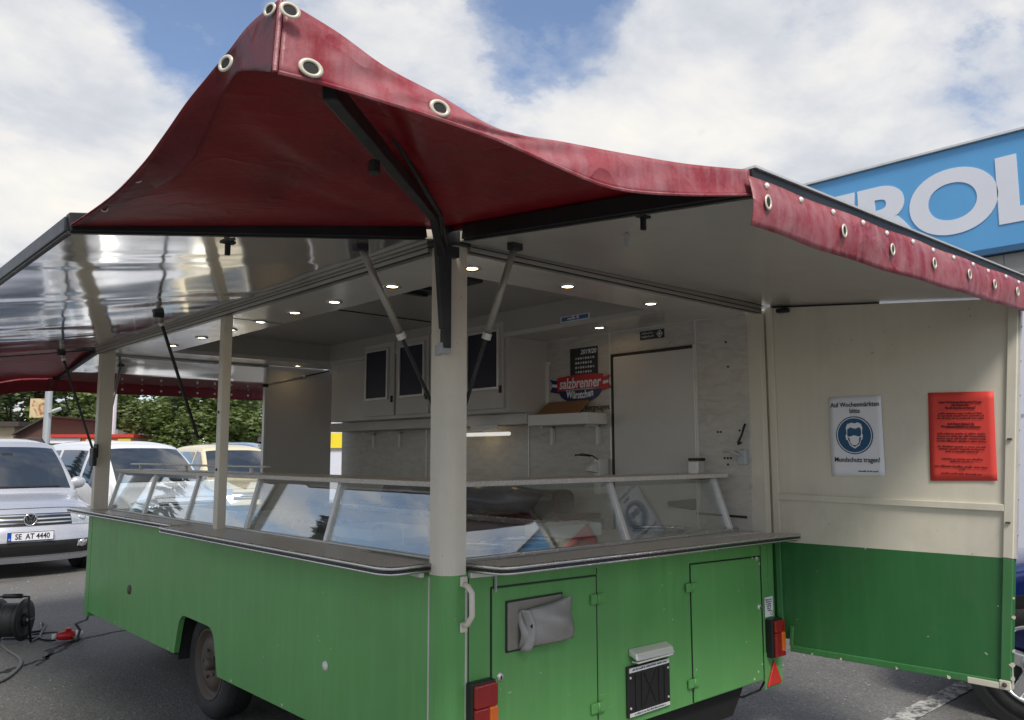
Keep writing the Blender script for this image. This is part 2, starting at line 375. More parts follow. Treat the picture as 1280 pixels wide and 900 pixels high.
M['cream_van'] = mat('cream_van_paint', (.70, .62, .42), .28, 0, .05, 1.2, coat=.7, rvar=.04)
M['blue_hatch'] = carpaint('blue_hatch_paint', (.012, .022, .15))
M['ban_blue'] = mat('sign_face_blue', (.10, .33, .62), .4, 0, .07, 1.5, dirt=(.12, .30, .52), damt=.35)
M['ban_white'] = mat('sign_letter_white', (.66, .68, .74), .45, 0, .05, 2)
M['bldg_white'] = mat('white_cladding', (.66, .67, .74), .5, 0, .05, 2)
M['concrete'] = mat('grey_blocks', (.30, .29, .275), .8, 0, .15, 4, .3, 40)
M['brick'] = mat('red_brick', (.30, .10, .075), .85, 0, .2, 9, .3, 40)
M['brown_wall'] = mat('brown_render', (.10, .048, .036), .8, 0, .15, 3, .2, 20)
M['tan_wall'] = mat('tan_render', (.52, .44, .30), .8, 0, .15, 3, .2, 20, dirt=(.3, .22, .14), damt=.5)
M['roof_dark'] = mat('dark_roofing', (.06, .05, .045), .8, 0, .2, 5)
M['kiosk_red'] = mat('kiosk_red', (.52, .045, .03), .5, 0, .1, 2)
M['kiosk_cream'] = mat('kiosk_cream', (.75, .66, .46), .55, 0, .1, 2)
M['orange'] = mat('banner_orange', (.80, .16, .05), .5)
M['yellow'] = mat('yellow_board', (.85, .66, .03), .45)
M['galv'] = mat('galvanised_pole', (.42, .45, .47), .5, .3, .08, 4)
M['bark'] = mat('bark', (.09, .068, .05), .9, 0, .3, 12, .6, 30)
M['cable'] = mat('cable_black', (.02, .02, .021), .5)
M['grey_cable'] = mat('cable_grey', (.12, .125, .12), .5)
M['plug_red'] = mat('plug_red', (.52, .018, .018), .35)
# peeling mural
m, nt, p, co = newmat('peeling_mural'); nn = noise(nt, co, 1.7, 7, .65, .6)
L(nt, ramp(nt, nn, [(.4, (.62, .50, .30)), (.5, (.58, .45, .27)), (.54, (.36, .15, .06)), (.7, (.25, .09, .04))]), p.inputs['Base Color']); p.inputs['Roughness'].default_value = .8; M['mural'] = m
# foliage
def leafmat(name, dark, light):
    m, nt, p, co = newmat(name); oi = N(nt, 'ShaderNodeNewGeometry')
    c = mixc(nt, ramp(nt, noise(nt, co, .8, 4, .6), [(.35, 0), (.65, 1)]), tuple(x * .6 for x in dark), light)
    L(nt, mixc(nt, math_(nt, 'MULTIPLY', math_(nt, 'POWER', oi.outputs['Random Per Island'], 1.6), .8), c, tuple(min(1, x * 1.6) for x in light)), p.inputs['Base Color']); p.inputs['Roughness'].default_value = .5
    tr = N(nt, 'ShaderNodeBsdfTranslucent'); tr.inputs[0].default_value = (*light, 1)
    ms = N(nt, 'ShaderNodeMixShader'); ms.inputs[0].default_value = .3; L(nt, p.outputs[0], ms.inputs[1]); L(nt, tr.outputs[0], ms.inputs[2]); L(nt, ms.outputs[0], nt.nodes['Material Output'].inputs[0])
    return m
M['leaf'] = leafmat('broad_leaf', (.050, .082, .018), (.12, .165, .042))
M['leaf_far'] = leafmat('far_leaf', (.055, .085, .035), (.105, .145, .058))
M['needle'] = leafmat('needles', (.010, .024, .012), (.022, .048, .02))
# asphalt
m, nt, p, co = newmat('asphalt')
v = N(nt, 'ShaderNodeTexVoronoi'); v.inputs['Scale'].default_value = 95; L(nt, co, v.inputs['Vector'])
base = ramp(nt, v.outputs['Color'], [(.1, (.072, .070, .067)), (.5, (.122, .118, .113)), (.88, (.16, .155, .148)), (.965, (.33, .32, .30))])
patch = noise(nt, co, .55, 8, .65, .3)
c = mixc(nt, 1, base, ramp(nt, patch, [(.3, .72), (.5, 1.0), (.7, 1.35)]), 'MULTIPLY')
c = mixc(nt, ramp(nt, noise(nt, co, 1.8, 9, .7), [(.56, 0), (.74, .4)]), c, (.13, .125, .115))
wear = ramp(nt, noise(nt, co, .16, 4, .5), [(.42, 0), (.6, .45)]); c = mixc(nt, wear, c, (.21, .20, .188))
oil = ramp(nt, noise(nt, co, .9, 3, .5), [(.62, 0), (.72, .5)]); c = mixc(nt, oil, c, (.03, .03, .031))
L(nt, c, p.inputs['Base Color']); p.inputs['Roughness'].default_value = .75
b = N(nt, 'ShaderNodeBump'); b.inputs['Strength'].default_value = .5; b.inputs['Distance'].default_value = .006
L(nt, math_(nt, 'ADD', v.outputs['Distance'], noise(nt, co, 30, 4)), b.inputs['Height']); L(nt, b.outputs[0], p.inputs['Normal'])
M['asphalt'] = m
m, nt, p, co = newmat('worn_road_paint')
c = mixc(nt, ramp(nt, noise(nt, co, 13, 8, .72), [(.42, 0), (.56, 1)]), (.07, .069, .068), (.46, .45, .42)); L(nt, c, p.inputs['Base Color']); p.inputs['Roughness'].default_value = .7
M['road_paint'] = m

# ------------------------------------------------------------------ ground
g = B(); g.add([(-400, -400, G), (400, -400, G), (400, 400, G), (-400, 400, G)], [(0, 1, 2, 3)])
ground = rebase(g.build('ground', M['asphalt'], kind='structure'), (0, 0, G))
def ribbon(pts, w0, w1, z):
    b = B(); vs = []
    for i, p_ in enumerate(pts):
        d = (V(pts[min(i + 1, len(pts) - 1)]) - V(pts[max(i - 1, 0)])); d.z = 0; d.normalize(); n_ = V((-d.y, d.x, 0))
        w = random.uniform(w0, w1); q = V(p_); q.z = z; vs += [q - n_ * w, q + n_ * w]
    return b.add(vs, [(2 * i, 2 * i + 1, 2 * i + 3, 2 * i + 2) for i in range(len(pts) - 1)])
def crack(pix, w0, w1):
    P_ = [on(2, G, *q) for q in pix]; pts = []
    for a, c_ in zip(P_, P_[1:]):
        for k in range(9):
            q = a.lerp(c_, k / 9); pts.append(q + V((random.uniform(-.02, .02), random.uniform(-.02, .02), 0)))
    ribbon(pts, w0, w1, G + .003).build('crack', M['dark_chassis'], ground)
crack([(-30, 852), (0, 841), (30, 832), (60, 822), (64, 812), (90, 803), (100, 798)], .010, .030)
crack([(48, 832), (62, 820), (98, 800), (130, 793), (180, 783), (215, 776)], .007, .018)
crack([(135, 757), (160, 765), (240, 772)], .003, .008)
l0, l1 = on(2, G, 1090, 915), on(2, G, 1205, 860)
b = B(); w = V((0, .06, 0)); b.add([V((2.45, -.40, G + .004)), V((5.2, -.38, G + .004)), V((5.2, -.26, G + .004)), V((2.45, -.28, G + .004))], [(0, 1, 2, 3)])
b.build('parking_line', M['road_paint'], ground)

gb = B(); rg = random.Random(3)
for _ in range(900):
    x, y, q_ = rg.uniform(-1.2, 6), rg.uniform(-2, 12), rg.uniform(.003, .010)
    c_ = V((x, y, G)); gb.add([c_ + V((-q_, 0, 0)), c_ + V((0, -q_, 0)), c_ + V((q_ * 1.2, 0, 0)), c_ + V((0, q_, 0)), c_ + V((rg.uniform(-q_, q_) * .3, 0, q_ * .9))], [(0, 1, 4), (1, 2, 4), (2, 3, 4), (3, 0, 4)])
gb.build('grit', M['concrete'], ground, fix=False, kind='stuff')
# ------------------------------------------------------------------ market trailer
T = empty('market_trailer', (1.1, 2.16, G), label='green and cream market sales trailer with red awning canvas and opened flaps', cat='trailer')
TW, TL = 2.2, 4.32
ZR, ZC = 2.297, 1.067
def zb(x, y=0): return .360 - .006 * x
def rnd(poly, r, n=4):        # round the corners of a 2D polygon (list of (a,b,round?))
    res = []; k = len(poly)
    for i, (a, b_, f) in enumerate(poly):
        if not f: res.append((a, b_)); continue
        p0, p1, p2 = V((*poly[i - 1][:2], 0)), V((a, b_, 0)), V((*poly[(i + 1) % k][:2], 0))
        d0, d1 = (p0 - p1).normalized(), (p2 - p1).normalized()
        s_, e_ = p1 + d0 * r, p1 + d1 * r
        for j in range(n + 1):
            t = j / n; q = s_.lerp(p1, t).lerp(p1.lerp(e_, t), t); res.append((q.x, q.y))
    return res
# long side panel with wheel arch
pl = rnd([(.09, .36, 0), (1.924, .36, 0), (2.0, .592, 1), (2.46, .60, 1), (2.533, .372, 0), (TL, .372, 0), (TL, 1.085, 0), (.09, 1.07, 0)], .07)
B().prism([(0, a, b_) for a, b_ in pl], (.03, 0, 0)).build('side_panel', M['green'], T)
# rear panel
B().prism([(.09, 0, zb(0)), (2.13, 0, zb(2.1)), (2.13, 0, 1.075), (.09, 0, 1.075)], (0, .03, 0)).build('rear_panel', M['green'], T)
def postpoly(x0, y0, a, r, sx=1, sy=1):
    pts = [(a, 0)] + [(r - r * math.sin(t), r - r * math.cos(t)) for t in [i / 8 * math.pi / 2 for i in range(9)]] + [(0, a), (a, a)]
    return [(x0 + sx * x, y0 + sy * y) for x, y in pts]
def post(x0, y0, a, r, sx=1, sy=1, split=ZC):
    pp = postpoly(x0, y0, a, r, sx, sy)
    o = B().prism([(x, y, .34) for x, y in pp], (0, 0, split - .34)).build('corner_post', M['green'], T, smooth=False)
    B().prism([(x, y, split + .0005) for x, y in pp], (0, 0, 2.275 - split)).build('corner_post', M['cream'], T)
post(-.004, -.004, .094, .06)
post(2.204, -.004, .074, .03, -1, 1)
post(-.002, TL + .002, .10, .04, 1, -1, 1.10)
# seam strips beside the near post
for (x0, x1, y0, y1) in ((-.006, .002, .086, .094), (.086, .094, -.006, .002)):
    B().box(x0, x1, y0, y1, .37, 1.06).build('trim_strip', M['alu'], T)
B().box(.0, .05, 2.0, 2.055, 1.10, 2.27).build('window_post', M['cream'], T, bevel=.004)
for zq in (1.42, 1.73): B().cyl((-.001, 2.027, zq), (-1, 0, 0), .008, .004, 10).build('bolt', M['black_plastic'], T)
# far end panel
B().box(1.373, 2.01, 4.33, 4.36, .4, 2.27).build('end_panel', M['door_white'], T)
B().box(1.355, 1.373, 4.325, 4.365, .4, 2.27).build('trim_strip', M['alu'], T)
B().box(.1, 1.35, 4.29, 4.32, .37, 1.08).build('end_panel', M['green'], T)
# back wall, floor, roof
B().box(2.12, 2.2, .07, TL, .4, 2.27).build('back_wall', M['marble'], T)
B().box(.36, 2.12, .03, TL - .04, .37, .42).build('floor_board', M['dark_chassis'], T)
B().box(.02, 2.18, .02, TL - .02, 2.47, 2.50).build('roof', M['cream'], T)
zs = 2.27
sb = B(); sb.box(.03, .40, .03, 4.29, zs, zs + .03); sb.box(.4003, 1.75, .03, .37, zs, zs + .03); sb.box(.4003, 1.75, 3.93, 4.29, zs, zs + .03); sb.box(1.7503, 2.119, .03, 4.29, zs, zs + .03)
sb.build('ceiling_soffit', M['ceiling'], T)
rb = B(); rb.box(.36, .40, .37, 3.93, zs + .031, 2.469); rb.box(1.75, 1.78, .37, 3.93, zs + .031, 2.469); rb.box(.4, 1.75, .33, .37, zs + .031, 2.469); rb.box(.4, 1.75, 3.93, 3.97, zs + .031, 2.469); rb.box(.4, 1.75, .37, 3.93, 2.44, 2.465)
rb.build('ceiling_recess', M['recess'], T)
B().box(.401, 1.749, 2.3, 2.306, 2.434, 2.4395).build('ceiling_seam', M['dark_chassis'], T)
h = B().box(.50, .98, .95, 1.5, 2.415, 2.4395).build('roof_hatch', M['black_plastic'], T, bevel=.01)
for yy in (1.05, 1.2, 1.35): B().bar((.55, yy, 2.405), (.93, yy + .05, 2.408), .02, .02).build('hatch_bar', M['black_metal'], h)
B().box(.03, .4, 2.1, 2.106, zs - .002, zs + .001).build('ceiling_seam', M['black_plastic'], T)
# roof rails (hinge profiles)
def rail(p, q, up, nm='hinge_rail'):
    r_ = B().bar(p, q, .05, .06, up).build(nm, M['rail'], T, bevel=.003)
    hd = V(q) - V(p); sd_ = V((-1, 0, 0)) if abs(hd.y) > abs(hd.x) else V((0, -1 if p[1] < 1 else 1, 0))
    for k_ in (-.012, .012):
        B().bar(V(p) + sd_ * .0255 + V(up) * k_, V(q) + sd_ * .0255 + V(up) * k_, .004, .004, up).build('rail_groove', M['black_plastic'], r_)
    B().bar(V(p) + sd_ * .018 - V(up) * .0315, V(q) + sd_ * .018 - V(up) * .0315, .010, .004, up).build('rail_groove', M['black_plastic'], r_)
    p, q = V(p), V(q); d = V(up) * .033
    B().bar(p + d, q + d, .052, .009, up).build('rubber_seal', M['black_plastic'], r_)
    return r_
rail((.0, .09, 2.287), (.0, 4.3, 2.287), (0, 0, 1)); rail((.09, 0, 2.287), (2.13, 0, 2.287), (0, 0, 1)); rail((.1, TL, 2.287), (1.37, TL, 2.287), (0, 0, 1))
# spotlights
for x, y in [(.26, .75), (.26, 1.27), (.26, 1.69), (.26, 2.11), (.26, 2.52), (.26, 2.98), (.26, 3.5), (.30, .225), (.863, .215), (1.50, .235), (1.906, .95), (1.565, 4.15)]:
    s_ = B().ring((x, y, zs - .0005), (0, 0, -1), .026, .042, .008, 20).build('spotlight', M['chrome'], T, smooth=True)
    B().cyl((x, y, zs - .001), (0, 0, -1), .027, .003, 16).build('lamp', M['lamp_on'], s_)
# flaps
def flap(name, A, Bp, C, D, m, th=.035):         # A-B hinge, C-D outer (under surface), thickness up
    A, Bp, C, D = map(V, (A, Bp, C, D)); u = V((0, 0, th))
    o = B().hexa([A, Bp, D, C, A + u, Bp + u, D + u, C + u]).build(name, M['cream'], T)
    o2 = B().add([A - u * .06, Bp - u * .06, C - u * .06, D - u * .06], [(0, 1, 2, 3)])
    e = .004
    k = B().hexa([A - V((0, 0, e)), Bp - V((0, 0, e)), D - V((0, 0, e)), C - V((0, 0, e)), A - V((0, 0, .001)), Bp - V((0, 0, .001)), D - V((0, 0, .001)), C - V((0, 0, .001))]).build('lining_sheet', m, o)
    return o
ZL = lambda x: 2.30 + .163 * x
ZRr = lambda y: 2.29 + .10 * y
lf = flap('side_flap', (-.035, .03, ZL(-.035)), (-.035, 4.34, ZL(-.035)), (-1.25, 4.34, ZL(-1.25)), (-1.25, .03, ZL(-1.25)), M['mirror'])
rf = flap('rear_flap', (.03, -.035, ZRr(-.035)), (2.27, -.035, ZRr(-.035) + .02), (2.27, -1.25, ZRr(-1.25) + .02), (.03, -1.25, ZRr(-1.25)), M['satin'])
ff = flap('front_flap', (.03, TL + .035, ZRr(-.035)), (1.95, TL + .035, ZRr(-.035)), (1.95, TL + 1.2, 2.15), (.03, TL + 1.2, 2.15), M['mirror'])
# black edge rails of the flaps
def edge(p, q, w=.03, h=.05, par=None):
    r_ = B().bar(p, q, w, h).build('edge_rail', M['black_metal'], par or T, bevel=.003)
    p, q = V(p), V(q)
    B().bar(p + V((0, 0, -h / 2 - .002)), q + V((0, 0, -h / 2 - .002)), w * .5, .006).build('edge_bead', M['black_plastic'], T)
    return r_
edge((-.10, .012, ZL(-.10) + .022), (-1.265, .012, ZL(-1.265) + .022), .035, .05)
edge((.012, -.09, ZRr(-.09) + .022), (.012, -1.265, ZRr(-1.265) + .022), .035, .055)
edge((-1.262, .02, ZL(-1.25) + .018), (-1.262, 4.34, ZL(-1.25) + .018), .022, .042)
edge((-.05, 4.357, ZL(-.05) + .022), (-1.265, 4.357, ZL(-1.265) + .022), .035, .05)
B().bar((-.02, -1.268, 2.203), (2.30, -1.268, 2.236), .035, .030).build('edge_rail', M['black_metal'], T, bevel=.003)
B().bar((-.02, -1.272, 2.2215), (2.30, -1.272, 2.2545), .042, .006).build('edge_cap', M['alu'], T)
edge((.012, TL + .09, ZRr(-.09) + .022), (.012, TL + 1.2, 2.172), .035, .05)
edge((-.02, TL + 1.216, 2.18), (1.95, TL + 1.216, 2.18), .03, .05)
# small fittings under the flaps
def bracket(P_, n_=(0, 0, -1)):
    P_ = V(P_); B().box(P_.x - .008, P_.x + .008, P_.y - .006, P_.y + .006, P_.z - .045, P_.z).box(P_.x - .022, P_.x + .022, P_.y - .012, P_.y + .012, P_.z - .008, P_.z + .002).build('flap_catch', M['black_metal'], T, bevel=.002)
bracket((-.79, .105, ZL(-.79) - .004)); bracket((.045, -.88, ZRr(-.88) - .004))
B().cyl((.22, -.67, ZRr(-.67) - .003), (0, 0, -1), .005, .05, 8).cyl((.22, -.67, ZRr(-.67) - .01), (0, 0, -1), .012, .008, 8).build('pin', M['galv'], T)
# gas struts
def strut(a, c_, t=.55, r1=.013, r2=.007):
    a, c_ = V(a), V(c_); mth = a.lerp(c_, t)
    s_ = B().tube([a, mth], r1, 12).build('gas_strut', M['rail'], T, smooth=True)
    B().tube([mth, c_], r2, 8).build('strut_rod', M['black_metal'], s_)
    B().tube([mth.lerp(a, .05), mth.lerp(c_, .02)], r1 * 1.35, 12).build('strut_collar', M['alu'], s_)
    d = (a - c_).normalized()
    B().box(a.x - .025, a.x + .025, a.y - .018, a.y + .018, a.z - .018, a.z + .012).build('strut_bracket', M['black_metal'], s_, bevel=.004)
strut((-.30, .12, ZL(-.30) - .012), (.06, .16, 1.68), .55)
strut((.16, -.195, ZRr(-.195) - .012), (.11, .04, 1.66), .55)
strut((-.345, 2.02, ZL(-.345) - .012), (.02, 2.36, 1.60), .06, .012, .009)
strut((-.255, 4.30, ZL(-.255) - .012), (-.02, 4.26, 1.55), .06, .012, .009)
strut((.30, TL + .45, 2.24), (.06, TL - .02, 1.55), .6, .012, .008)
strut((1.36, TL + .02, 2.10), (1.96, 4.30, 2.26), .6, .010, .006)
lk = B().box(-.02, -.004, 4.16, 4.24, 1.48, 1.58).box(-.05, -.02, 4.13, 4.22, 1.42, 1.55).build('clamp', M['black_metal'], T, bevel=.006)
# corner canvas arms
def arm(pts, w=.024, h=.03, nm='canvas_arm'):
    b_ = B()
    for a, c_ in zip(pts, pts[1:]): b_.bar(a, c_, w, h)
    return b_.build(nm, M['black_metal'], T, bevel=.003)
A0 = V((-.028, -.028, 1.88))
arm([A0, (-.030, -.030, 2.27)], .03, .03)
a1 = arm([(-.035, -.03, 1.95), (-.075, -.05, 2.24)], .028, .034)
P_top = onp(412, 112, (0, 0, 0), (1, -1, 0)); P_bot = onp(542, 268, (0, 0, 0), (1, -1, 0))
arm([(-.070, -.05, 2.22), P_bot, P_top], .028, .036)
arm([(-.032, -.032, 2.25), onp(551, 268, (.0, -.06, 0), (1, -1, 0)), on(2, 2.238, 480, 152)], .012, .014, 'canvas_brace')
q = onp(470, 198, (0, 0, 0), (1, -1, 0)); B().cyl(q + V((-.01, -.01, -.04)), (0, 0, 1), .013, .03, 12).build('arm_knob', M['black_plastic'], T, bevel=.003)
B().box(-.05, -.006, -.034, -.006, 1.86, 1.90).build('post_bracket', M['galv'], T, bevel=.003)
B().box(-.012, -.004, .03, .06, 1.86, 1.90).build('post_bracket', M['galv'], T, bevel=.003)
B().box(-.03, .0895, -.03, .0895, 2.2755, 2.335).build('post_cap', M['black_metal'], T, bevel=.004)
B().box(-.02, .03, -.034, -.004, 2.22, 2.262).build('post_bracket', M['black_metal'], T, bevel=.003)
# corner canvas
def polyl(pts, t):
    n_ = len(pts) - 1; s_ = max(0, min(.99999, t)) * n_; i = int(s_); f = s_ - i
    p0, p1, p2, p3 = pts[max(i - 1, 0)], pts[i], pts[i + 1], pts[min(i + 2, n_)]
    return .5 * ((2 * p1) + (p2 - p0) * f + (2 * p0 - 5 * p1 + 4 * p2 - p3) * f * f + (3 * p1 - p0 - 3 * p2 + p3) * f ** 3)
TRp = [(354, 2), (420, 42), (480, 85), (548, 121), (600, 152), (640, 168), (700, 178), (780, 193), (860, 206), (948, 214)]
BRp = [(346, 92), (398, 105), (450, 120), (512, 139), (570, 158), (625, 178), (690, 207), (765, 236), (850, 244), (944, 244)]
TR = [on(1, -1.20 - .07 * (i / 9), *q) for i, q in enumerate(TRp)]
BR = [on(1, -1.205 - .07 * (i / 9), *q) for i, q in enumerate(BRp)]
TLp = [(348, 4), (318, 32), (293, 62), (262, 98), (236, 130), (208, 170), (180, 207), (140, 247), (90, 282)]
BLp = [(346, 92), (322, 90), (300, 93), (284, 118), (267, 158), (244, 203), (205, 231), (160, 250), (100, 277)]
xb = [-1.262, -1.258, -1.25, -1.225, -1.20, -1.185, -1.185, -1.20, -1.235]
TLc = [on(0, -1.262, *q) for q in TLp]; BLc = [on(0, x, *q) for x, q in zip(xb, BLp)]
TLc[0] = TR[0].copy(); BLc[0] = BR[0].copy()
PA = V((.0, .0, 2.345)); PB = TLc[-1].copy(); PD = TR[-1].copy()
def coons(u, v):          # u: A->D / B->C ; v: A->B / D->C
    c0 = PA.lerp(PB, v); c1 = polyl(TR, 1 - v)             # u=0, u=1
    d0 = PA.lerp(PD, u); d1 = polyl(TLc, 1 - u)            # v=0, v=1
    C = TR[0]
    q = c0 * (1 - u) + c1 * u + d0 * (1 - v) + d1 * v - (PA * (1 - u) * (1 - v) + PD * u * (1 - v) + PB * (1 - u) * v + C * u * v)
    w_ = math.sin(math.pi * u) * math.sin(math.pi * v)
    ang = math.atan2(v, u + 1e-6); rad_ = min(1, math.hypot(u, v))
    q.z += .05 * w_ + .010 * w_ * math.sin(9 * u - 7 * v) + .013 * w_ * math.sin(15 * ang + 2.5 * rad_) + .006 * w_ * math.sin(33 * ang - 4 * rad_)
    return q
cloth(B().grid(coons, 60, 60), 'awning_canvas', (0, 0, 1))
def skirt(t, s_):
    q = PA.lerp(PD, t); q2 = V((.0, q.y, ZRr(q.y) + .03)); return q.lerp(q2, s_)
cloth(B().grid(skirt, 20, 3), 'awning_skirt', (1, 0, 0))
def skirt2(t, s_):
    q = PA.lerp(PB, t); q2 = V((q.x, .004, ZL(q.x) + .03)); return q.lerp(q2, s_)
cloth(B().grid(skirt2, 20, 3), 'awning_skirt', (0, 1, 0))
def val(Tp, Bp_, wob, seed):
    def fn(t, s_):
        q = polyl(Tp, t).lerp(polyl(Bp_, t), s_); k = math.sin(math.pi * s_) * math.sin(math.pi * t)
        n_ = V((0, -1, 0)) if seed else V((-1, 0, 0))
        return q + n_ * (.006 + wob * k * (math.sin(17 * t + seed) + .6 * math.sin(41 * t + 5 * s_)))
    return fn
vr = cloth(B().grid(val(TR, BR, .008, 1), 60, 8), 'awning_valance', (0, -1, 0))
vl = cloth(B().grid(val(TLc, BLc, .005, 0), 50, 8), 'awning_valance', (-1, 0, .6))
B().tube([TR[0].lerp(BR[0], k / 6) + V((-.006, -.006, 0)) for k in range(7)], .0035, 6).build('canvas_seam', M['canvas'], T)
# hems along the valance bottoms
B().tube([polyl(BR, k / 40) + V((0, -.006, 0)) for k in range(41)], .0035, 6).build('canvas_hem', M['canvas'], T)
def eyelet(P_, n_, xd, r, par=None):            # oval ring with a dark hole
    P_, n_, xd = V(P_), V(n_).normalized(), V(xd).normalized(); xd = (xd - n_ * xd.dot(n_)).normalized(); yd = n_.cross(xd)
    b_ = B(); k = 20; prof = [(.62, .0), (.66, .35), (.82, .5), (1.0, .25), (1.02, .0)]
    vs = []
    for f_, hh in prof:
        for j in range(k):
            a = 2 * math.pi * j / k; vs.append(P_ + (xd * math.cos(a) * 1.22 + yd * math.sin(a) * .92) * r * f_ + n_ * (hh * r * .35 + .003))
    fs = [(i * k + j, i * k + (j + 1) % k, (i + 1) * k + (j + 1) % k, (i + 1) * k + j) for i in range(4) for j in range(k)]
    o = b_.add(vs, fs).build('eyelet', M['ivory'], par or T, smooth=True)
    hb = B(); hb.add([P_ + (xd * math.cos(2 * math.pi * j / k) * 1.22 + yd * math.sin(2 * math.pi * j / k) * .92) * r * .68 + n_ * .0032 for j in range(k)], [list(range(k))]).build('eyelet_hole', M['dark_chassis'], o)
for px, py, r in ((362, 14, .014), (388, 86, .0165), (549, 136, .0165)):
    P_ = on(1, -1.222 - (.016 if px > 500 else 0), px, py); eyelet(P_, (-.25, -1, .0), (1, 0, -.2), r)
P_ = on(1, -1.285, 951, 233); eyelet(P_, (-.1, -1, .2), (1, 0, .1), .017)
for px, py, r in ((284, 80, .016), (339, 13, .012)):
    P_ = on(0, -1.272, px, py); eyelet(P_, (-1, -.25, 0), (0, 1, 0), r)
for px, py in ((221, 163), (173, 223), (131, 260)):
    P_ = on(0, -1.245, px, py); eyelet(P_, (-.3, -.6, -.8), (0, 1, 0), .009)
# rear valance
vtl, vtr = V((-.055, -1.29, 2.190)), V((2.285, -1.29, 2.226))
def rv(t, s_):
    q = vtl.lerp(vtr, t); hgt = .130 + .010 * math.sin(3 * t) - .008 * t
    q.z -= s_ * hgt; q.y -= .012 * math.sin(math.pi * s_) + .006 * math.sin(11 * t + 2 * s_) * s_ + .004 * math.sin(33 * t); return q
rvo = cloth(B().grid(rv, 90, 8), 'rear_valance', (0, -1, 0))
for t in (.022, .20, .345, .48, .61, .735, .85, .965):
    q = rv(t, .5); eyelet(q + V((0, -.004, 0)), (0, -1, 0), (0, 0, 1), .0165, rvo)
for k in range(13):
    q = rv(.03 + k * .077, .12); B().lathe(q + V((0, -.002, 0)), (0, -1, 0), [(.0085, 0), (.0085, .003), (.004, .007), (.0001, .008)], 10).build('stud', M['white_plastic'], rvo)
# front flap valance and far corner canvas
ftl, ftr = V((-.05, TL + 1.235, 2.165)), V((1.97, TL + 1.235, 2.165))
def fv(t, s_): q = ftl.lerp(ftr, t); q.z -= s_ * .115; q.y += .01 * math.sin(9 * t) * s_; return q
fvo = cloth(B().grid(fv, 40, 6), 'front_valance', (0, 1, 0))
for k in range(9):
    for s_ in (.1, .62): B().cyl(fv(.3 + k * .085, s_) + V((0, -.003, 0)), (0, -1, 0), .010, .003, 10).build('stud', M['white_plastic'], fvo)
fA, fB, fC, fD = V((0, TL + .02, 2.33)), V((-1.26, 4.36, 2.125)), V((-1.25, TL + 1.22, 2.13)), V((.0, TL + 1.23, 2.18))
def far_c(u, v):
    q = (fA * (1 - u) + fD * u) * (1 - v) + (fB * (1 - u) + fC * u) * v; q.z -= .06 * math.sin(math.pi * v) * u + .02 * math.sin(math.pi * u); q.z += .012 * math.sin(14 * v + 5 * u); return q
cloth(B().grid(far_c, 24, 24), 'awning_canvas', (0, 0, 1))
def far_v(t, s_):
    q = far_c(1, t); q.z -= .115 * s_; q.y += .012 + .01 * math.sin(13 * t) * s_; return q
cloth(B().grid(far_v, 30, 6), 'awning_valance', (0, 1, 0))
# counters -------------------------------------------------
def slab(poly, z0, z1, name, trim=True, zf=None):
    zf = zf or (lambda x, y: 0)
    P0 = [(x, y, z0 + zf(x, y)) for x, y in poly]
    o = B().prism(P0, (0, 0, z1 - z0)).build(name, M['granite'], T)
    return o
def trimline(pts, par, r=.008):
    B().tube(pts, r, 8).build('edge_trim', M['steel'], par, smooth=True)
    B().tube([V(p_) + V((0, 0, -.012)) for p_ in pts], r * .7, 8).build('trim_groove', M['black_plastic'], par, smooth=True)
    B().tube([V(p_) + V((0, 0, -.020)) for p_ in pts], r * .7, 8).build('edge_trim', M['steel'], par, smooth=True)
cz = 1.105
lp = [q for q in rnd([(-.19, .085, 1), (-.185, 2.36, 1), (.02, 2.36, 0), (.02, .085, 0)], .07, 5)]
o = slab(lp, cz - .022, cz, 'counter_shelf'); 
trimline([(x - .001, y, cz - .004) for x, y in [(.0, .085)] + lp[0:12] + [(.0, 2.36)]], o)
lp2 = rnd([(-.085, 2.30, 0), (-.105, 4.52, 1), (.02, 4.52, 0), (.02, 2.30, 0)], .05, 4)
o = slab(lp2, cz - .020, cz + .002, 'counter_shelf'); trimline([(x - .001, y, cz - .004) for x, y in lp2[:6] + [(.0, 4.52)]], o)
rz_ = lambda x, y: -.022 * (x / 2.1)
lp3 = rnd([(.13, -.165, 1), (2.235, -.155, 1), (2.235, .0, 0), (2.2, .03, 0), (.095, .03, 0)], .06, 5)
o = slab(lp3, cz - .022, cz, 'counter_shelf', zf=rz_)
trimline([(x, y - .001, cz - .004 + rz_(x, y)) for x, y in [(.096, .0)] + lp3[0:12] + [(2.235, .0)]], o)
for (p0, p1) in (((-.03, .10, 1.072), (.0, .30, 1.072)), ((.10, -.012, 1.070), (.26, -.03, 1.068))):
    B().bar(p0, p1, .02, .03).build('shelf_bracket', M['alu'], T, bevel=.002)
B().box(.225, .232, -.012, -.004, .99, 1.07).build('shelf_pin', M['galv'], T)
B().box(-.012, -.003, 2.30, 2.31, 1.05, 1.08).bar((-.01, 2.15, 1.07), (-.01, 2.1, 1.045), .012, .012).build('shelf_pin', M['black_metal'], T)
# worktops
B().box(.021, .70, .65, 4.25, 1.06, 1.098).build('worktop', M['granite'], T)
B().box(.10, 2.115, .031, .6497, 1.055, 1.088).build('worktop', M['granite'], T)
B().box(.36, .68, .66, 4.24, .43, 1.0597).build('counter_base', M['steel'], T)
B().box(.7, 1.5, .04, .62, .43, 1.0547).build('counter_base', M['steel'], T)
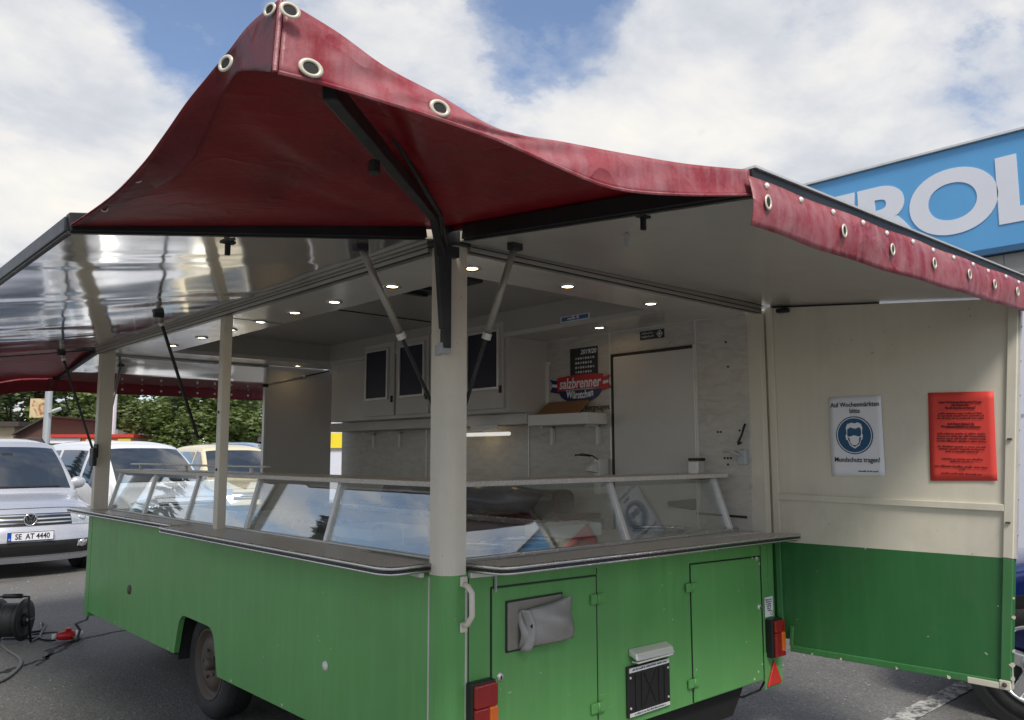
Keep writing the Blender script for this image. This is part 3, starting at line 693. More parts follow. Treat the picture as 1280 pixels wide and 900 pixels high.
# glass
GB, GT = 1.108, 1.370
gx0, gx1 = .125, .200
ys = [.13, 1.05, 1.90, 2.74, 3.50, 4.25]
for a, c_ in zip(ys, ys[1:]):
    e = V((.003, 0, .0017)); pts = [V((gx0, a + .016, GB)), V((gx0, c_ - .016, GB)), V((gx1, a + .016, GT)), V((gx1, c_ - .016, GT))]
    B().hexa([pts[0] - e, pts[0] + e, pts[1] - e, pts[1] + e, pts[2] - e, pts[2] + e, pts[3] - e, pts[3] + e]).build('glass_pane', M['glass'], T)
for a in ys[1:]:
    B().bar((gx0 - .006, a, GB - .005), (gx1 - .006, a, GT), .022, .026, (0, 1, 0)).build('glass_stile', M['alu'], T, bevel=.003)
    B().box(gx0 + .0, gx0 + .05, a + .01, a + .035, GB - .006, GB + .02).build('stile_foot', M['white_plastic'], T, bevel=.004)
gy0, gy1 = .14, .235
xs = [.17, 1.165, 2.02]
zo = lambda x: -.016 * (x / 2.1)
for a, c_ in zip(xs, xs[1:]):
    e = V((0, .003, .0017)); P4 = [V((a + .016, gy0, GB - .012 + zo(a))), V((c_ - .016, gy0, GB - .012 + zo(c_))), V((a + .016, gy1, GT)), V((c_ - .016, gy1, GT))]
    B().hexa([P4[0] - e, P4[0] + e, P4[1] - e, P4[1] + e, P4[2] - e, P4[2] + e, P4[3] - e, P4[3] + e]).build('glass_pane', M['glass'], T)
for a in xs[1:]: B().bar((a, gy0 - .006, GB - .016 + zo(a)), (a - .02, gy1 - .006, GT), .024, .026, (1, 0, 0)).build('glass_stile', M['alu'], T, bevel=.003)
B().box(.10, 2.04, gy0 - .03, gy0 - .006, 1.0885, 1.106).build('glass_channel', M['steel'], T, bevel=.004)
B().box(gx0 - .03, gx0 - .008, .10, 4.26, 1.0985, 1.108).build('glass_channel', M['alu'], T, bevel=.003)
B().box(.150, .46, .20, 4.28, 1.3705, 1.392).build('glass_top_ledge', M['granite'], T, bevel=.003)
B().box(.4603, 2.08, .185, .46, 1.3705, 1.392).box(.1503, .4597, .185, .1997, 1.3705, 1.392).build('glass_top_ledge', M['granite'], T, bevel=.003)
B().box(.26, .30, 2.0, 4.28, 1.425, 1.437).build('rear_ledge', M['alu'], T, bevel=.004)
for yy in (2.2, 3.2, 4.1): B().box(.275, .29, yy, yy + .02, 1.392, 1.425).build('ledge_support', M['alu'], T)
# display fittings
def bowl_rim(cx, cy, r, z, a0, a1, h=.03):
    b_ = B(); n_ = 24; vs = []
    for k in range(n_ + 1):
        a = R(a0 + (a1 - a0) * k / n_); d = V((math.cos(a), math.sin(a), 0)); p_ = V((cx, cy, z)) + d * r
        vs += [p_, p_ + V((0, 0, h)), p_ + d * .025 + V((0, 0, h))]
    fs = []
    for k in range(n_): fs += [(3 * k, 3 * k + 3, 3 * k + 4, 3 * k + 1), (3 * k + 1, 3 * k + 4, 3 * k + 5, 3 * k + 2)]
    return b_.add(vs, fs)
for cx, cy in ((.46, .42), (.80, .43), (1.72, .40)):
    o = bowl_rim(cx, cy, .15, 1.089, 0, 360, .022).build('display_ring', M['steel'], T, smooth=True, solid=.002)
for x0, x1, y0, y1, hh in ((.30, .62, .95, 1.35, .05), (.32, .62, 1.5, 1.8, .04), (.32, .62, 2.05, 2.6, .05), (.95, 1.3, .42, .6, .06)):
    b_ = B(); zt = 1.099; 
    b_.box(x0, x1, y0, y0 + .006, zt, zt + hh); b_.box(x0, x1, y1 - .006, y1, zt, zt + hh); b_.box(x0, x0 + .006, y0 + .0065, y1 - .0065, zt, zt + hh); b_.box(x1 - .006, x1, y0 + .0065, y1 - .0065, zt, zt + hh); b_.box(x0 + .007, x1 - .007, y0 + .007, y1 - .007, zt, zt + .004)
    b_.build('display_tray', M['white_plastic'] if y0 < 1 else M['steel'], T)
B().tube([(.34, .75, 1.10), (.34, .75, 1.165), (.34, .80, 1.18), (.34, .95, 1.18), (.34, 1.0, 1.165), (.34, 1.0, 1.10)], .006, 8).build('tray_handle', M['white_plastic'], T, smooth=True)
# back counter, cabinets, shelf
B().box(1.70, 2.118, 1.12, 4.2, 1.06, 1.10).build('back_worktop', M['steel'], T, bevel=.004)
B().box(1.74, 2.118, 1.14, 4.2, .43, 1.0597).build('back_counter_base', M['cabinet'], T)
cab = B().box(1.762, 2.119, 1.62, 3.9, 1.775, 2.269).build('wall_cabinet', M['cabinet'], T)
for y0, y1 in ((1.655, 2.085), (2.115, 2.46), (2.475, 2.895), (2.925, 3.345)):
    d_ = B().box(1.742, 1.7605, y0, y1, 1.80, 2.375).build('cabinet_door', M['cabinet'], T, bevel=.003)
    B().box(1.728, 1.7415, y0 + .012, y0 + .028, 1.90, 1.95).build('door_catch', M['black_plastic'], d_, bevel=.002)
for y0, y1 in ((1.68, 2.02), (2.51, 2.84), (2.99, 3.315)):
    z0, z1 = 1.925, 2.330
    f_ = B().box(1.722, 1.7415, y0, y0 + .018, z0, z1).box(1.722, 1.7415, y1 - .018, y1, z0, z1).box(1.722, 1.7415, y0 + .0183, y1 - .0183, z0, z0 + .018).box(1.722, 1.7415, y0 + .0183, y1 - .0183, z1 - .018, z1).build('notice_frame', M['alu'], T, bevel=.002)
    B().box(1.730, 1.7413, y0 + .0186, y1 - .0186, z0 + .0183, z1 - .0183).build('notice_panel', M['board_navy'], f_)
B().box(1.92, 2.119, 1.62, 4.2, 1.70, 1.774).build('wall_shelf', M['cabinet'], T, bevel=.003)
B().box(1.93, 2.119, 1.085, 1.6193, 1.685, 1.757).build('wall_shelf', M['white_plastic'], T, bevel=.004)
for yy in (1.14, 1.55, 3.35, 3.75):
    B().box(2.095, 2.119, yy, yy + .022, 1.56, 1.69).box(2.0, 2.119, yy, yy + .022, 1.672, 1.6845).build('shelf_bracket', M['white_plastic'], T)
B().tube([(1.84, 1.70, 1.635), (1.84, 2.5, 1.635)], .013, 12).build('tube_lamp', M['tube_on'], T, smooth=True)
B().box(1.83, 1.87, 1.85, 2.1, 1.662, 1.6995).box(1.835, 1.85, 1.95, 1.97, 1.645, 1.662).build('tube_fitting', M['white_plastic'], T, bevel=.003)
for yy in (2.65, 2.2): B().cyl((2.0, yy, 1.6995), (0, 0, -1), .02, .006, 12).build('shelf_light', M['lamp_on'], T)
# wall posts (pipe, seams)
B().box(2.10, 2.1195, 1.60, 1.64, 1.757, 2.10).box(2.095, 2.1195, 1.59, 1.65, 2.10, 2.125).build('cable_duct', M['white_plastic'], T, bevel=.003)
for yy in (1.045, .395): B().box(2.114, 2.1197, yy, yy + .012, .43, 2.268).build('wall_seam', M['alu'], T)
for yy in (1.80, 2.75, 3.0): B().box(2.114, 2.1197, yy, yy + .01, 1.1, 1.70).build('wall_seam', M['alu'], T)
# staff door
d_ = B().box(2.108, 2.1195, .41, 1.02, .43, 2.108).build('staff_door', M['door_white'], T, bevel=.004)
B().box(2.104, 2.1196, 1.021, 1.036, .43, 2.125).box(2.104, 2.1196, .41, 1.021, 2.110, 2.125).build('door_gasket', M['black_plastic'], d_)
B().box(2.098, 2.1196, .402, .409, .43, 2.125).build('door_frame', M['alu'], d_)
B().box(2.05, 2.118, .36, .43, 1.37, 1.46).build('lock_box', M['alu'], d_, bevel=.006)
B().box(2.06, 2.117, .355, .435, 1.461, 1.475).box(2.06, 2.117, .355, .435, 1.355, 1.369).build('lock_clip', M['black_metal'], d_, bevel=.004)
B().hexa([V(q_) for q_ in ((2.06, .45, 1.19), (2.1, .41, 1.18), (2.06, .58, 1.195), (2.1, .62, 1.205), (2.06, .45, 1.24), (2.1, .41, 1.25), (2.06, .58, 1.225), (2.1, .62, 1.225))]).build('door_handle', M['black_plastic'], d_, bevel=.008)
# latch and hook by the near corner
B().box(2.085, 2.12, .08, .13, 1.44, 1.52).build('flap_latch', M['galv'], T, bevel=.005)
B().tube([(2.08, .11, 1.49), (2.05, .16, 1.515), (2.045, .19, 1.51)], .007, 8).build('latch_lever', M['galv'], T, smooth=True)
B().tube([(2.11, .09, 1.66), (2.09, .10, 1.60), (2.085, .12, 1.56), (2.095, .13, 1.55), (2.10, .11, 1.56)], .006, 8).build('coat_hook', M['black_metal'], T, smooth=True)
for (yy, z_) in ((.27, 1.62), (.25, 1.62), (.13, 1.625), (.23, 1.475), (.21, 1.475), (.19, 1.475), (.21, 1.44), (.2, 2.12), (.19, 1.98)): B().cyl((2.1205, yy, z_), (-1, 0, 0), .006, .004, 8).build('screw_hole', M['dark_chassis'], T)
B().box(2.105, 2.1195, .16, .24, 1.09, 1.10).bar((2.11, .1, 1.16), (2.11, .42, 1.165), .008, .012).build('wall_rail', M['black_metal'], T)
# wheels
def wheel(cx, cy, cz_, r, w, rimr, outx, par, rm, spokes=0, name='wheel'):
    x = V((outx, 0, 0)); b_ = B(); o = V((cx, cy, cz_))
    prof = [(rimr, -w), (r * .86, -w), (r * .97, -w * .88), (r, -w * .7), (r, -w * .3), (r * .97, -w * .1), (r * .9, -.004), (r * .8, 0), (rimr * 1.03, -.008), (rimr, -.02), (rimr, -w)]
    t_ = B().lathe(o, x, prof, 48).build('tyre', M['rubber'], par, smooth=True)
    for k in (.35, .5, .65): B().lathe(o, x, [(r + .0005, -w * k - .004), (r + .0012, -w * k), (r + .0005, -w * k + .004)], 48).build('tread_groove', M['dark_chassis'], t_)
    if not spokes:
        B().lathe(o, x, [(rimr * 1.02, -.006), (rimr * .97, -.004), (rimr * .93, -.03), (rimr * .80, -.045), (rimr * .74, -.02), (rimr * .45, -.012), (rimr * .30, -.03), (.0001, -.03)], 36).build('rim', rm, par, smooth=True)
        B().lathe(o, x, [(.035, -.03), (.033, .005), (.022, .012), (.0001, .013)], 20).build('hub', M['rusty_rim'], par, smooth=True)
        for k in range(5):
            a = 2 * math.pi * k / 5; B().cyl(o + V((0, math.cos(a) * rimr * .4, math.sin(a) * rimr * .4)) + x * -.018, x, .010, .014, 6).build('wheel_nut', M['rusty_rim'], t_)
    else:
        B().lathe(o, x, [(rimr * 1.02, -.008), (rimr * 1.0, .004), (rimr * .94, .002), (rimr * .9, -.05), (rimr * .88, -w)], 40).build('rim', rm, par, smooth=True)
        B().cyl(o + x * -.10, x, rimr * .88, .01, 30).build('brake_disc', M['dark_chassis'], par)
        for k in range(spokes):
            a = 2 * math.pi * k / spokes + .35; d = V((0, math.cos(a), math.sin(a))); e = V((0, -math.sin(a), math.cos(a)))
            i0, i1 = o + d * rimr * .12, o + d * rimr * .95
            B().hexa([i0 - e * .05 - x * .04, i0 + e * .05 - x * .04, i1 - e * .032 - x * .035, i1 + e * .032 - x * .035, i0 - e * .035 + x * .0, i0 + e * .035 + x * .0, i1 - e * .022 + x * .001, i1 + e * .022 + x * .001]).build('spoke', rm, par, bevel=.008, segs=3)
        B().lathe(o, x, [(.075, -.03), (.07, .004), (.05, .008), (.0001, .009)], 24).build('hub', rm, par, smooth=True)
wr = .292
for sx, cx in ((-1, .075), (1, 2.125)):
    wh = empty('wheel', (cx, 2.235, G + wr)); wh.parent = T; wh.location = V((cx, 2.235, G + wr)) - WL[T]
    wheel(cx, 2.235, G + wr, wr, .18, .185, sx, wh, M['rusty_rim'])
wb = B(); wb.box(.031, .33, 1.9, 1.92, .33, .66); wb.box(.031, .33, 2.54, 2.56, .33, .66); wb.box(.031, .33, 1.9, 2.56, .66, .68); wb.box(.33, .35, 1.9, 2.56, .33, .68)
wb.build('wheel_box', M['dark_chassis'], T)
B().prism([(.25, .06, .355), (1.98, .06, .345), (1.86, .06, .20), (.35, .06, .20)], (0, .12, 0)).build('chassis_beam', M['dark_chassis'], T)
B().box(.40, .48, .2, 4.2, .22, .3695).box(1.72, 1.80, .2, 4.2, .22, .3695).build('chassis_beam', M['dark_chassis'], T)
B().box(.26, 1.94, 2.2, 2.27, G + wr - .035, G + wr + .035).build('axle', M['dark_chassis'], T)
for yy in (.5, 3.9):
    B().box(.55, .61, yy, yy + .06, G + .01, .36).box(.5, .66, yy - .05, yy + .11, G, G + .012).build('support_leg', M['dark_chassis'], T)
# long-side fittings
for yy, z_, m_ in ((3.34, .632, 'rusty_rim'), (.82, .615, 'white_plastic')):
    B().lathe((-.001, yy, z_), (-1, 0, 0), [(.03 if m_ == 'rusty_rim' else .02, 0), (.028 if m_ == 'rusty_rim' else .018, .006), (.0001, .008)], 18).build('side_reflector', M[m_], T, smooth=True)
# rear doors
def rdoor(x0, x1, z0a, z0b, z1a, z1b):
    d_ = B().prism([(x0, -.005, z0a), (x1, -.005, z0b), (x1, -.005, z1b), (x0, -.005, z1a)], (0, .0045, 0)).build('rear_door', M['green'], T, bevel=.002)
    g_ = .0045; b_ = B()
    for pq in (((x0 - g_, z0a), (x0 - g_, z1a + g_)), ((x1 + g_, z0b), (x1 + g_, z1b + g_)), ((x0 - g_, z1a + g_), (x1 + g_, z1b + g_))):
        (xa, za), (xc, zc_) = pq; b_.bar((xa, -.0016, za), (xc, -.0016, zc_), .006, .003, (0, 1, 0))
    b_.build('door_gap', M['black_plastic'], d_)
    return d_
d1 = rdoor(.216, .786, zb(.2) + .004, zb(.8) + .004, 1.003, .992)
d2 = rdoor(1.452, 2.052, zb(1.4) + .004, zb(2.0) + .004, .978, .964)
for x, z_ in ((.79, .902), (.785, .470), (1.446, .878), (1.446, .446)):
    h_ = B().box(x - .045, x + .040, -.018, -.0055, z_ - .020, z_ + .020).build('hinge', M['green'], T, bevel=.004)
    B().tube([(x - .004, -.018, z_ - .022), (x - .004, -.018, z_ + .022)], .007, 8).build('hinge_pin', M['green'], h_, smooth=True)
for x, z_, dd in ((.252, .684, d1), (2.03, .715, d2)):
    l_ = B().lathe((x, -.0052, z_), (0, -1, 0), [(.015, 0), (.014, .006), (.004, .008), (.0001, .008)], 16).build('door_lock', M['alu'], dd, smooth=True)
    B().box(x - .003, x + .003, -.0145, -.013, z_ - .009, z_ + .004).build('key_slot', M['black_plastic'], l_)
for x, z0_, z1_ in ((.795, 1.0, 1.066), (.225, 1.008, 1.04), (2.066, .36, 1.06), (.105, .37, 1.06)):
    B().box(x - .0012, x + .0012, -.0022, -.0003, z0_, z1_).build('panel_seam', M['black_plastic'], T)
rgc = random.Random(11)
def chip(c_, u, w_, r_, m_='cream'):
    c_, u, w_ = V(c_), V(u), V(w_); k = rgc.randint(6, 9)
    pts = [c_ + (u * math.cos(6.283 * j / k) * rgc.uniform(.35, 1.3) + w_ * math.sin(6.283 * j / k) * rgc.uniform(.35, 1.3)) * r_ for j in range(k)]
    B().prism(pts, u.cross(w_).normalized() * .0006).build('paint_chip', M[m_], T)
XZ = (V((1, 0, 0)), V((0, 0, 1)))
for x, z_, r_ in ((2.02, .962, .012), (1.98, .966, .006), (2.045, .93, .007), (2.0, .40, .009), (2.04, .43, .006), (1.96, .37, .008), (.76, .40, .006), (1.47, .50, .005), (2.07, .42, .008), (1.9, .56, .004), (1.3, .75, .003), (.62, .55, .003), (.795, 1.03, .005)):
    chip((x, -.0062 if x < 2.06 and z_ < .98 else -.0012, z_), *XZ, r_)
for y, z_, r_ in ((.12, .42, .006), (.35, .375, .009), (1.2, .375, .007), (1.75, .372, .008), (2.62, .385, .007), (3.6, .39, .006), (.9, .80, .003), (2.9, .72, .003), (1.4, .55, .003)):
    chip((-.0008, y, z_), (0, 1, 0), (0, 0, 1), r_)
for y, z_, r_ in ((-1.115, .60, .014), (-1.122, .66, .008), (-1.112, .545, .012), (-1.13, .80, .010), (-1.136, .88, .006), (-.35, .492, .006), (-.62, .497, .007), (-.85, .503, .010), (-.2, .49, .005)):
    chip((2.1905, y, z_), (0, 1, 0), (0, 0, 1), r_)
# covered vent
vb = B().box(.285, .575, -.016, -.0056, .77, .946).build('vent_plate', M['vent_grey'], T, bevel=.005)
B().box(.278, .582, -.0105, -.0056, .763, .953).build('vent_gasket', M['black_plastic'], vb, bevel=.003)
def pouch(u, v):
    x = .335 + .275 * u; z_ = .775 + .145 * v + .02 * u * (v > .9) - .012 * (1 - u) * v
    y = -.020 - .045 * math.sin(math.pi * min(1, u * 1.05)) ** .7 * math.sin(math.pi * (.12 + .8 * v)) - .012 * math.sin(7 * u + 5 * v) * math.sin(math.pi * v) - .018 * u
    return (x, y, z_)
B().grid(pouch, 18, 14).build('vinyl_cover', M['grey_vinyl'], vb, smooth=True, solid=.003)
def strap(u, v): return (.335 + .05 * u + .02 * math.sin(3 * v), -.024 - .03 * math.sin(math.pi * u) - .01 * math.sin(4 * v), .765 + .15 * v)
B().grid(strap, 8, 12).build('cover_strap', M['grey_vinyl'], vb, smooth=True, solid=.003)
B().cyl((.372, -.052, .855), (0, -1, 0), .008, .006, 10).build('press_stud', M['black_metal'], vb)
# plate lamp + empty plate carrier
pl_ = B().hexa([V(q_) for q_ in ((.99, -.05, .622), (1.255, -.05, .617), (.99, -.0015, .640), (1.255, -.0015, .635), (.995, -.042, .652), (1.25, -.042, .647), (.99, -.0015, .668), (1.255, -.0015, .663))]).build('plate_lamp', M['alu'], T, bevel=.005)
B().box(1.0, 1.245, -.046, -.012, .611, .617).build('lamp_lens', M['white_plastic'], pl_)
pc = B().hexa([V(q_) for q_ in ((.968, -.014, .385), (1.262, -.014, .383), (.968, -.0012, .385), (1.262, -.0012, .383), (.968, -.014, .598), (1.262, -.014, .590), (.968, -.0012, .598), (1.262, -.0012, .590))]).build('plate_carrier', M['black_plastic'], T, bevel=.006)
B().box(.978, 1.254, -.0165, -.0142, .570, .589).build('carrier_strip', M['white_plastic'], pc); B().box(.978, 1.254, -.0165, -.0142, .389, .404).build('carrier_strip', M['white_plastic'], pc)
greek(.24, .011, M['ink_blue'], (1.116, -.017, .579), (1, 0, 0), (0, 0, 1), pc, 1)
greek(.22, .010, M['ink_blue'], (1.116, -.017, .396), (1, 0, 0), (0, 0, 1), pc, 2)
for a, c_ in (((1.08, .42), (1.16, .555)), ((1.16, .42), (1.08, .555)), ((1.06, .415), (1.06, .56)), ((1.18, .415), (1.18, .56)), ((1.02, .41), (1.02, .56)), ((1.22, .41), (1.22, .56))):
    B().bar((a[0], -.015, a[1]), (c_[0], -.015, c_[1]), .006, .004, (0, 1, 0)).build('carrier_rib', M['black_plastic'], pc)
for x, z_ in ((.985, .55), (1.245, .55), (.985, .425), (1.245, .425)): B().cyl((x, -.0142, z_), (0, -1, 0), .005, .003, 10).build('screw', M['white_plastic'], pc)
# tail lamps, reflector
def tail(x0, x1, z0, z1, y):
    t_ = B().box(x0, x1, y, -.0015, z0, z1).build('tail_lamp', M['black_plastic'], T, bevel=.006)
    hgt = z1 - z0; wd = x1 - x0
    B().box(x0 + .005, x1 - .005, y - .018, y + .0005, z0 + hgt * .66, z1 - .006).build('red_lens', M['red_lens'], t_, bevel=.006)
    B().box(x0 + .005, x0 + wd * .60, y - .018, y + .0005, z0 + .006, z0 + hgt * .655).build('red_lens', M['red_lens'], t_, bevel=.006)
    B().box(x0 + wd * .61, x1 - .005, y - .020, y + .0005, z0 + hgt * .16, z0 + hgt * .655).build('amber_lens', M['amber_lens'], t_, bevel=.006)
    B().box(x0 + wd * .61, x1 - .005, y - .018, y + .0005, z0 + .006, z0 + hgt * .155).build('red_lens', M['red_lens'], t_, bevel=.004)
tail(.090, .205, .44, .692, -.040); tail(2.085, 2.185, .455, .648, -.045)
B().box(2.06, 2.23, -.0065, -.004, .30, .48).build('lamp_bracket', M['green'], T)
c0 = V((2.142, -.012, .37))
tri = [(2.142, -.007, .435), (2.072, -.007, .312), (2.212, -.007, .312)]
B().prism(tri, (0, -.012, 0)).build('triangle_reflector', M['reflector_red'], T, bevel=.004)
B().prism([(2.142, -.0192, .415), (2.088, -.0192, .321), (2.196, -.0192, .321)], (0, -.002, 0)).build('reflector_face', M['reflector_red'], T)
B().tube([(2.1, .02, .33), (2.1, .05, .28), (2.02, .1, .25), (1.9, .1, .27)], .006, 8).build('lamp_cable', M['cable'], T, smooth=True)
# grab handle
B().tube([(.075, -.006, 1.035), (.075, -.035, 1.03), (.08, -.05, 1.01), (.08, -.052, .93), (.075, -.035, .90), (.072, -.006, .895)], .011, 10).build('grab_handle', M['cream'], T, smooth=True)
for z_ in (1.045, .885): B().box(.060, .092, -.014, -.004, z_ - .018, z_ + .018).build('handle_mount', M['cream'], T, bevel=.005)
# rear side wing panel
def wing():
    y0, yf0, y1t, y1b = .045, -.008, -1.235, -1.098
    z0, z1, zt0, zt1 = .480, .497, 2.298, 2.176
    yr = lambda z_: y1b + (y1t - y1b) * (z_ - z1) / (zt1 - z1)
    th = .028
    zg0, zg1 = 1.034, 1.046
    x0 = 2.2065
    lo = B().prism([(x0, y0, z0 + .06), (x0, yf0 - .07, z0 + .06), (x0, yf0 - .07, z0), (x0, yr(z1), z1), (x0, yr(zg1), zg1), (x0, y0, zg0)], (th, 0, 0)).build('wing_panel', M['dark_green'], T)
    up = B().prism([(x0, y0, zg0 + .0005), (x0, yr(zg1), zg1 + .0005), (x0, yr(zt1), zt1), (x0, y0, zt0)], (th, 0, 0)).build('wing_panel', M['cream'], T)
    xf = x0 - .014
    def fr(p_, q_, w_, mm, par): B().bar(p_, q_, w_, .014, (1, 0, 0)).build('frame_rail', mm, par, bevel=.003)
    e = .02
    fr((xf + .0065, yf0 - e, zg0), (xf + .0065, yf0 - e, zt0 - .003), .04, M['cream'], up)
    fr((xf + .0065, yr(zg1) + e, zg1 + .001), (xf + .0065, yr(zt1) + e, zt1), .04, M['cream'], up)
    fr((xf + .007, yf0 - .0405, 1.272), (xf + .007, yr(1.28) + .041, 1.262), .032, M['cream'], up)
    fr((xf + .0065, yr(z1) + e, z1), (xf + .0065, yr(zg1) + e, zg1 - .001), .04, M['frame_green'], lo)
    fr((xf + .007, yf0 - .07, z0 + .016), (xf + .007, yr(z1) + .041, z1 + .016), .03, M['frame_green'], lo)
    fr((xf + .0065, yf0 - e, z0 + .065), (xf + .0065, yf0 - e, zg0 - .001), .03, M['frame_green'], lo)
    fr((xf + .0055, yf0 - .075, z0 + .032), (xf + .0055, yf0 - .085, z0 + .13), .018, M['frame_green'], lo)
    B().box(xf - .004, x0 - .001, yr(z1) - .002, yr(z1) + .042, z1 - .006, z1 + .034).box(xf - .002, x0 - .001, yr(z1) + .0425, yr(z1) + .17, z1 - .006, z1 + .022).build('corner_plate', M['cream'], lo, bevel=.003)
    B().lathe((xf - .004, yr(z1) + .02, z1 + .016), (-1, 0, 0), [(.010, 0), (.009, .008), (.0001, .010)], 12).build('corner_bolt', M['rusty_rim'], lo)
    B().box(x0 + .002, x0 + .012, yr(z1) - .008, yr(z1) - .001, z1, zg1).build('edge_strip', M['alu'], lo)
    b_ = B().bar((x0 + .014, yr(zg1) - .004, zg1), (x0 + .014, yr(zt1) - .004, zt1), .022, .007, (0, 1, 0)).build('edge_strip', M['alu'], up)
    for k in range(7):
        z_ = 1.15 + k * .15; B().cyl((x0 + .012, yr(z_) - .008, z_), (0, -1, 0), .004, .003, 8).build('rivet', M['galv'], up)
    for z_ in (1.2, 1.56): B().box(xf - .0095, xf - .0005, yr(z_) + .012, yr(z_) + .030, z_ - .004, z_ + .004).build('screw_slot', M['rusty_rim'], up)
    B().box(xf - .03, x0 - .001, yf0 - .14, yf0 - .08, zt0 - .045, zt0 - .022).build('flap_catch', M['black_metal'], up, bevel=.004)
    return up
wing()
B().bar((2.215, -.03, 2.300), (2.215, -.62, 2.241), .012, .014).build('gap_seal', M['black_plastic'], T)
# power cable leaving the trailer (part of the trailer)
B().tube([(.03, TL - .05, .40), (.03, TL + .02, .30), (-.02, TL + .12, .26), (.03, TL + .18, .2), (.06, TL + .35, .10), (.07, TL + .5, .095)], .010, 8).build('power_lead', M['grey_cable'], T, smooth=True)

# ------------------------------------------------------------------ stickers, signs and papers on the trailer
XW = 2.1185
# sausage sign
c0 = V((XW - .003, 1.315, 1.962)); yl = V((0, -1, 0)); zu = V((0, 0, 1))
sg = empty('sausage_sign', c0, label='red and blue ribbon sign reading salzbrenner Würstchen on the marbled wall', cat='sign')
rr_ = .055
def P2(u, v, d=0): return c0 + yl * u + zu * (v + u * .0) - V((d, 0, 0))
top = [(-.20, .06), (.20, .07), (.20, -.045), (-.20, -.055)]
B().prism([P2(*q) for q in [(-.205, .045), (-.1, .055), (.1, .058), (.205, .05), (.205, -.045), (.1, -.035), (-.1, -.038), (-.205, -.05)]], (-.003, 0, 0)).build('ribbon', M['sign_red'], sg)
for s_ in (-1, 1):
    B().prism([P2(*q) for q in [(s_ * .19, .025), (s_ * .275, .04), (s_ * .245, 0), (s_ * .275, -.045), (s_ * .19, -.06)]], (-.0015, 0, 0)).build('ribbon_tail', M['sign_red'] if s_ > 0 else M['sign_blue'], sg)
    B().prism([P2(s_ * a, b_, .0018) for a, b_ in ((.205, .002), (.25, .007), (.25, -.012), (.205, -.018))], (-.001, 0, 0)).build('ribbon_stripe', M['paper'], sg)
sc = [(.19 * math.cos(t), -.045 - .085 * math.sin(t)) for t in [math.pi * k / 16 for k in range(17)]]
B().prism([P2(*q) for q in sc], (-.002, 0, 0)).build('scoop', M['sign_blue'], sg)
textmesh('salzbrenner', .098, M['paper'], P2(0, .0, .0036), yl, zu, sg, bold=.0018, shear=.15, sx=.80)
textmesh('Würstchen', .068, M['paper'], P2(.0, -.078, .0026), yl, zu, sg, bold=.002, shear=.1, sx=.78, curve=.9)
textmesh('knackige Vergnügen.', .058, M['ink'], P2(.06, -.165, .001), yl, zu, sg, shear=.1, sx=.85)
# same sign, half hidden beside the cabinet
c1 = V((XW - .003, 3.98, 1.93))
s2 = empty('round_sticker', c1, label='small red and black sticker beside the end of the wall cabinet', cat='sticker')
B().prism([c1 + V((0, a, b_)) for a, b_ in ((-.12, .06), (.12, .02), (.1, -.04), (-.12, -.01))], (-.003, 0, 0)).build('red_band', M['sign_red'], s2)
B().prism([c1 + V((-.0035, a, b_)) for a, b_ in ((-.12, -.01), (.1, -.04), (-.05, -.10), (-.11, -.12))], (-.002, 0, 0)).build('dark_band', M['ink'], s2)
# fixture list
fl = B().box(XW - .003, XW, 1.155, 1.40, 2.005, 2.195); fl = rebase(fl.build('fixture_list', M['board_navy'], label='dark fixture list poster headed 2019/20 above the ribbon sign', cat='poster'), (XW, 1.28, 2.005))
M['poster'] = mat('poster_dark', (.030, .036, .036), .5); fl.data.materials[0] = M['poster']
textmesh('2019/20', .042, M['paper'], (XW - .0035, 1.235, 2.165), yl, zu, fl, bold=.001, shear=.2)
for k in range(4):
    zz_ = 2.125 - k * .030
    for j in range(8 - (k % 2)):
        yy = 1.345 - j * .022; B().lathe((XW - .0032, yy, zz_), (-1, 0, 0), [(.0001, .001), (.008, .001), (.0085, 0)], 10).build('badge_dot', M['bldg_white'] if (j + k) % 3 else M['galv'], fl)
# diamond sticker
ds = rebase(B().box(XW - .002, XW, .622, .806, 2.192, 2.246).build('diamond_sticker', M['poster'], label='narrow black sticker with a white diamond above the staff door', cat='sticker'), (XW, .71, 2.192))
q0 = V((XW - .0022, .655, 2.219))
for rr__, mm, dd in ((.024, 'paper', 0), (.018, 'poster', .0006), (.010, 'paper', .0012)):
    B().prism([q0 + V((-dd, a, b_)) for a, b_ in ((rr__, 0), (0, rr__), (-rr__, 0), (0, -rr__))], (-.0005, 0, 0)).build('diamond', M[mm], ds)
for zz_ in (2.230, 2.209): greek(.09, .014, M['galv'], (XW - .0026, .745, zz_), yl, zu, ds, int(zz_ * 1e4))
# small blue ceiling sticker
bs = rebase(B().box(1.7465, 1.7495, .885, 1.125, 2.30, 2.335).build('company_sticker', M['paper'], label='small blue and white sticker on the side of the ceiling recess', cat='sticker'), (1.748, 1.0, 2.30))
B().box(1.7455, 1.7464, .895, 1.115, 2.305, 2.33).build('blue_field', mat('sticker_blue', (.05, .14, .36), .4), bs); greek(.12, .022, M['paper'], (1.745, 1.005, 2.3165), yl, zu, bs, 5)
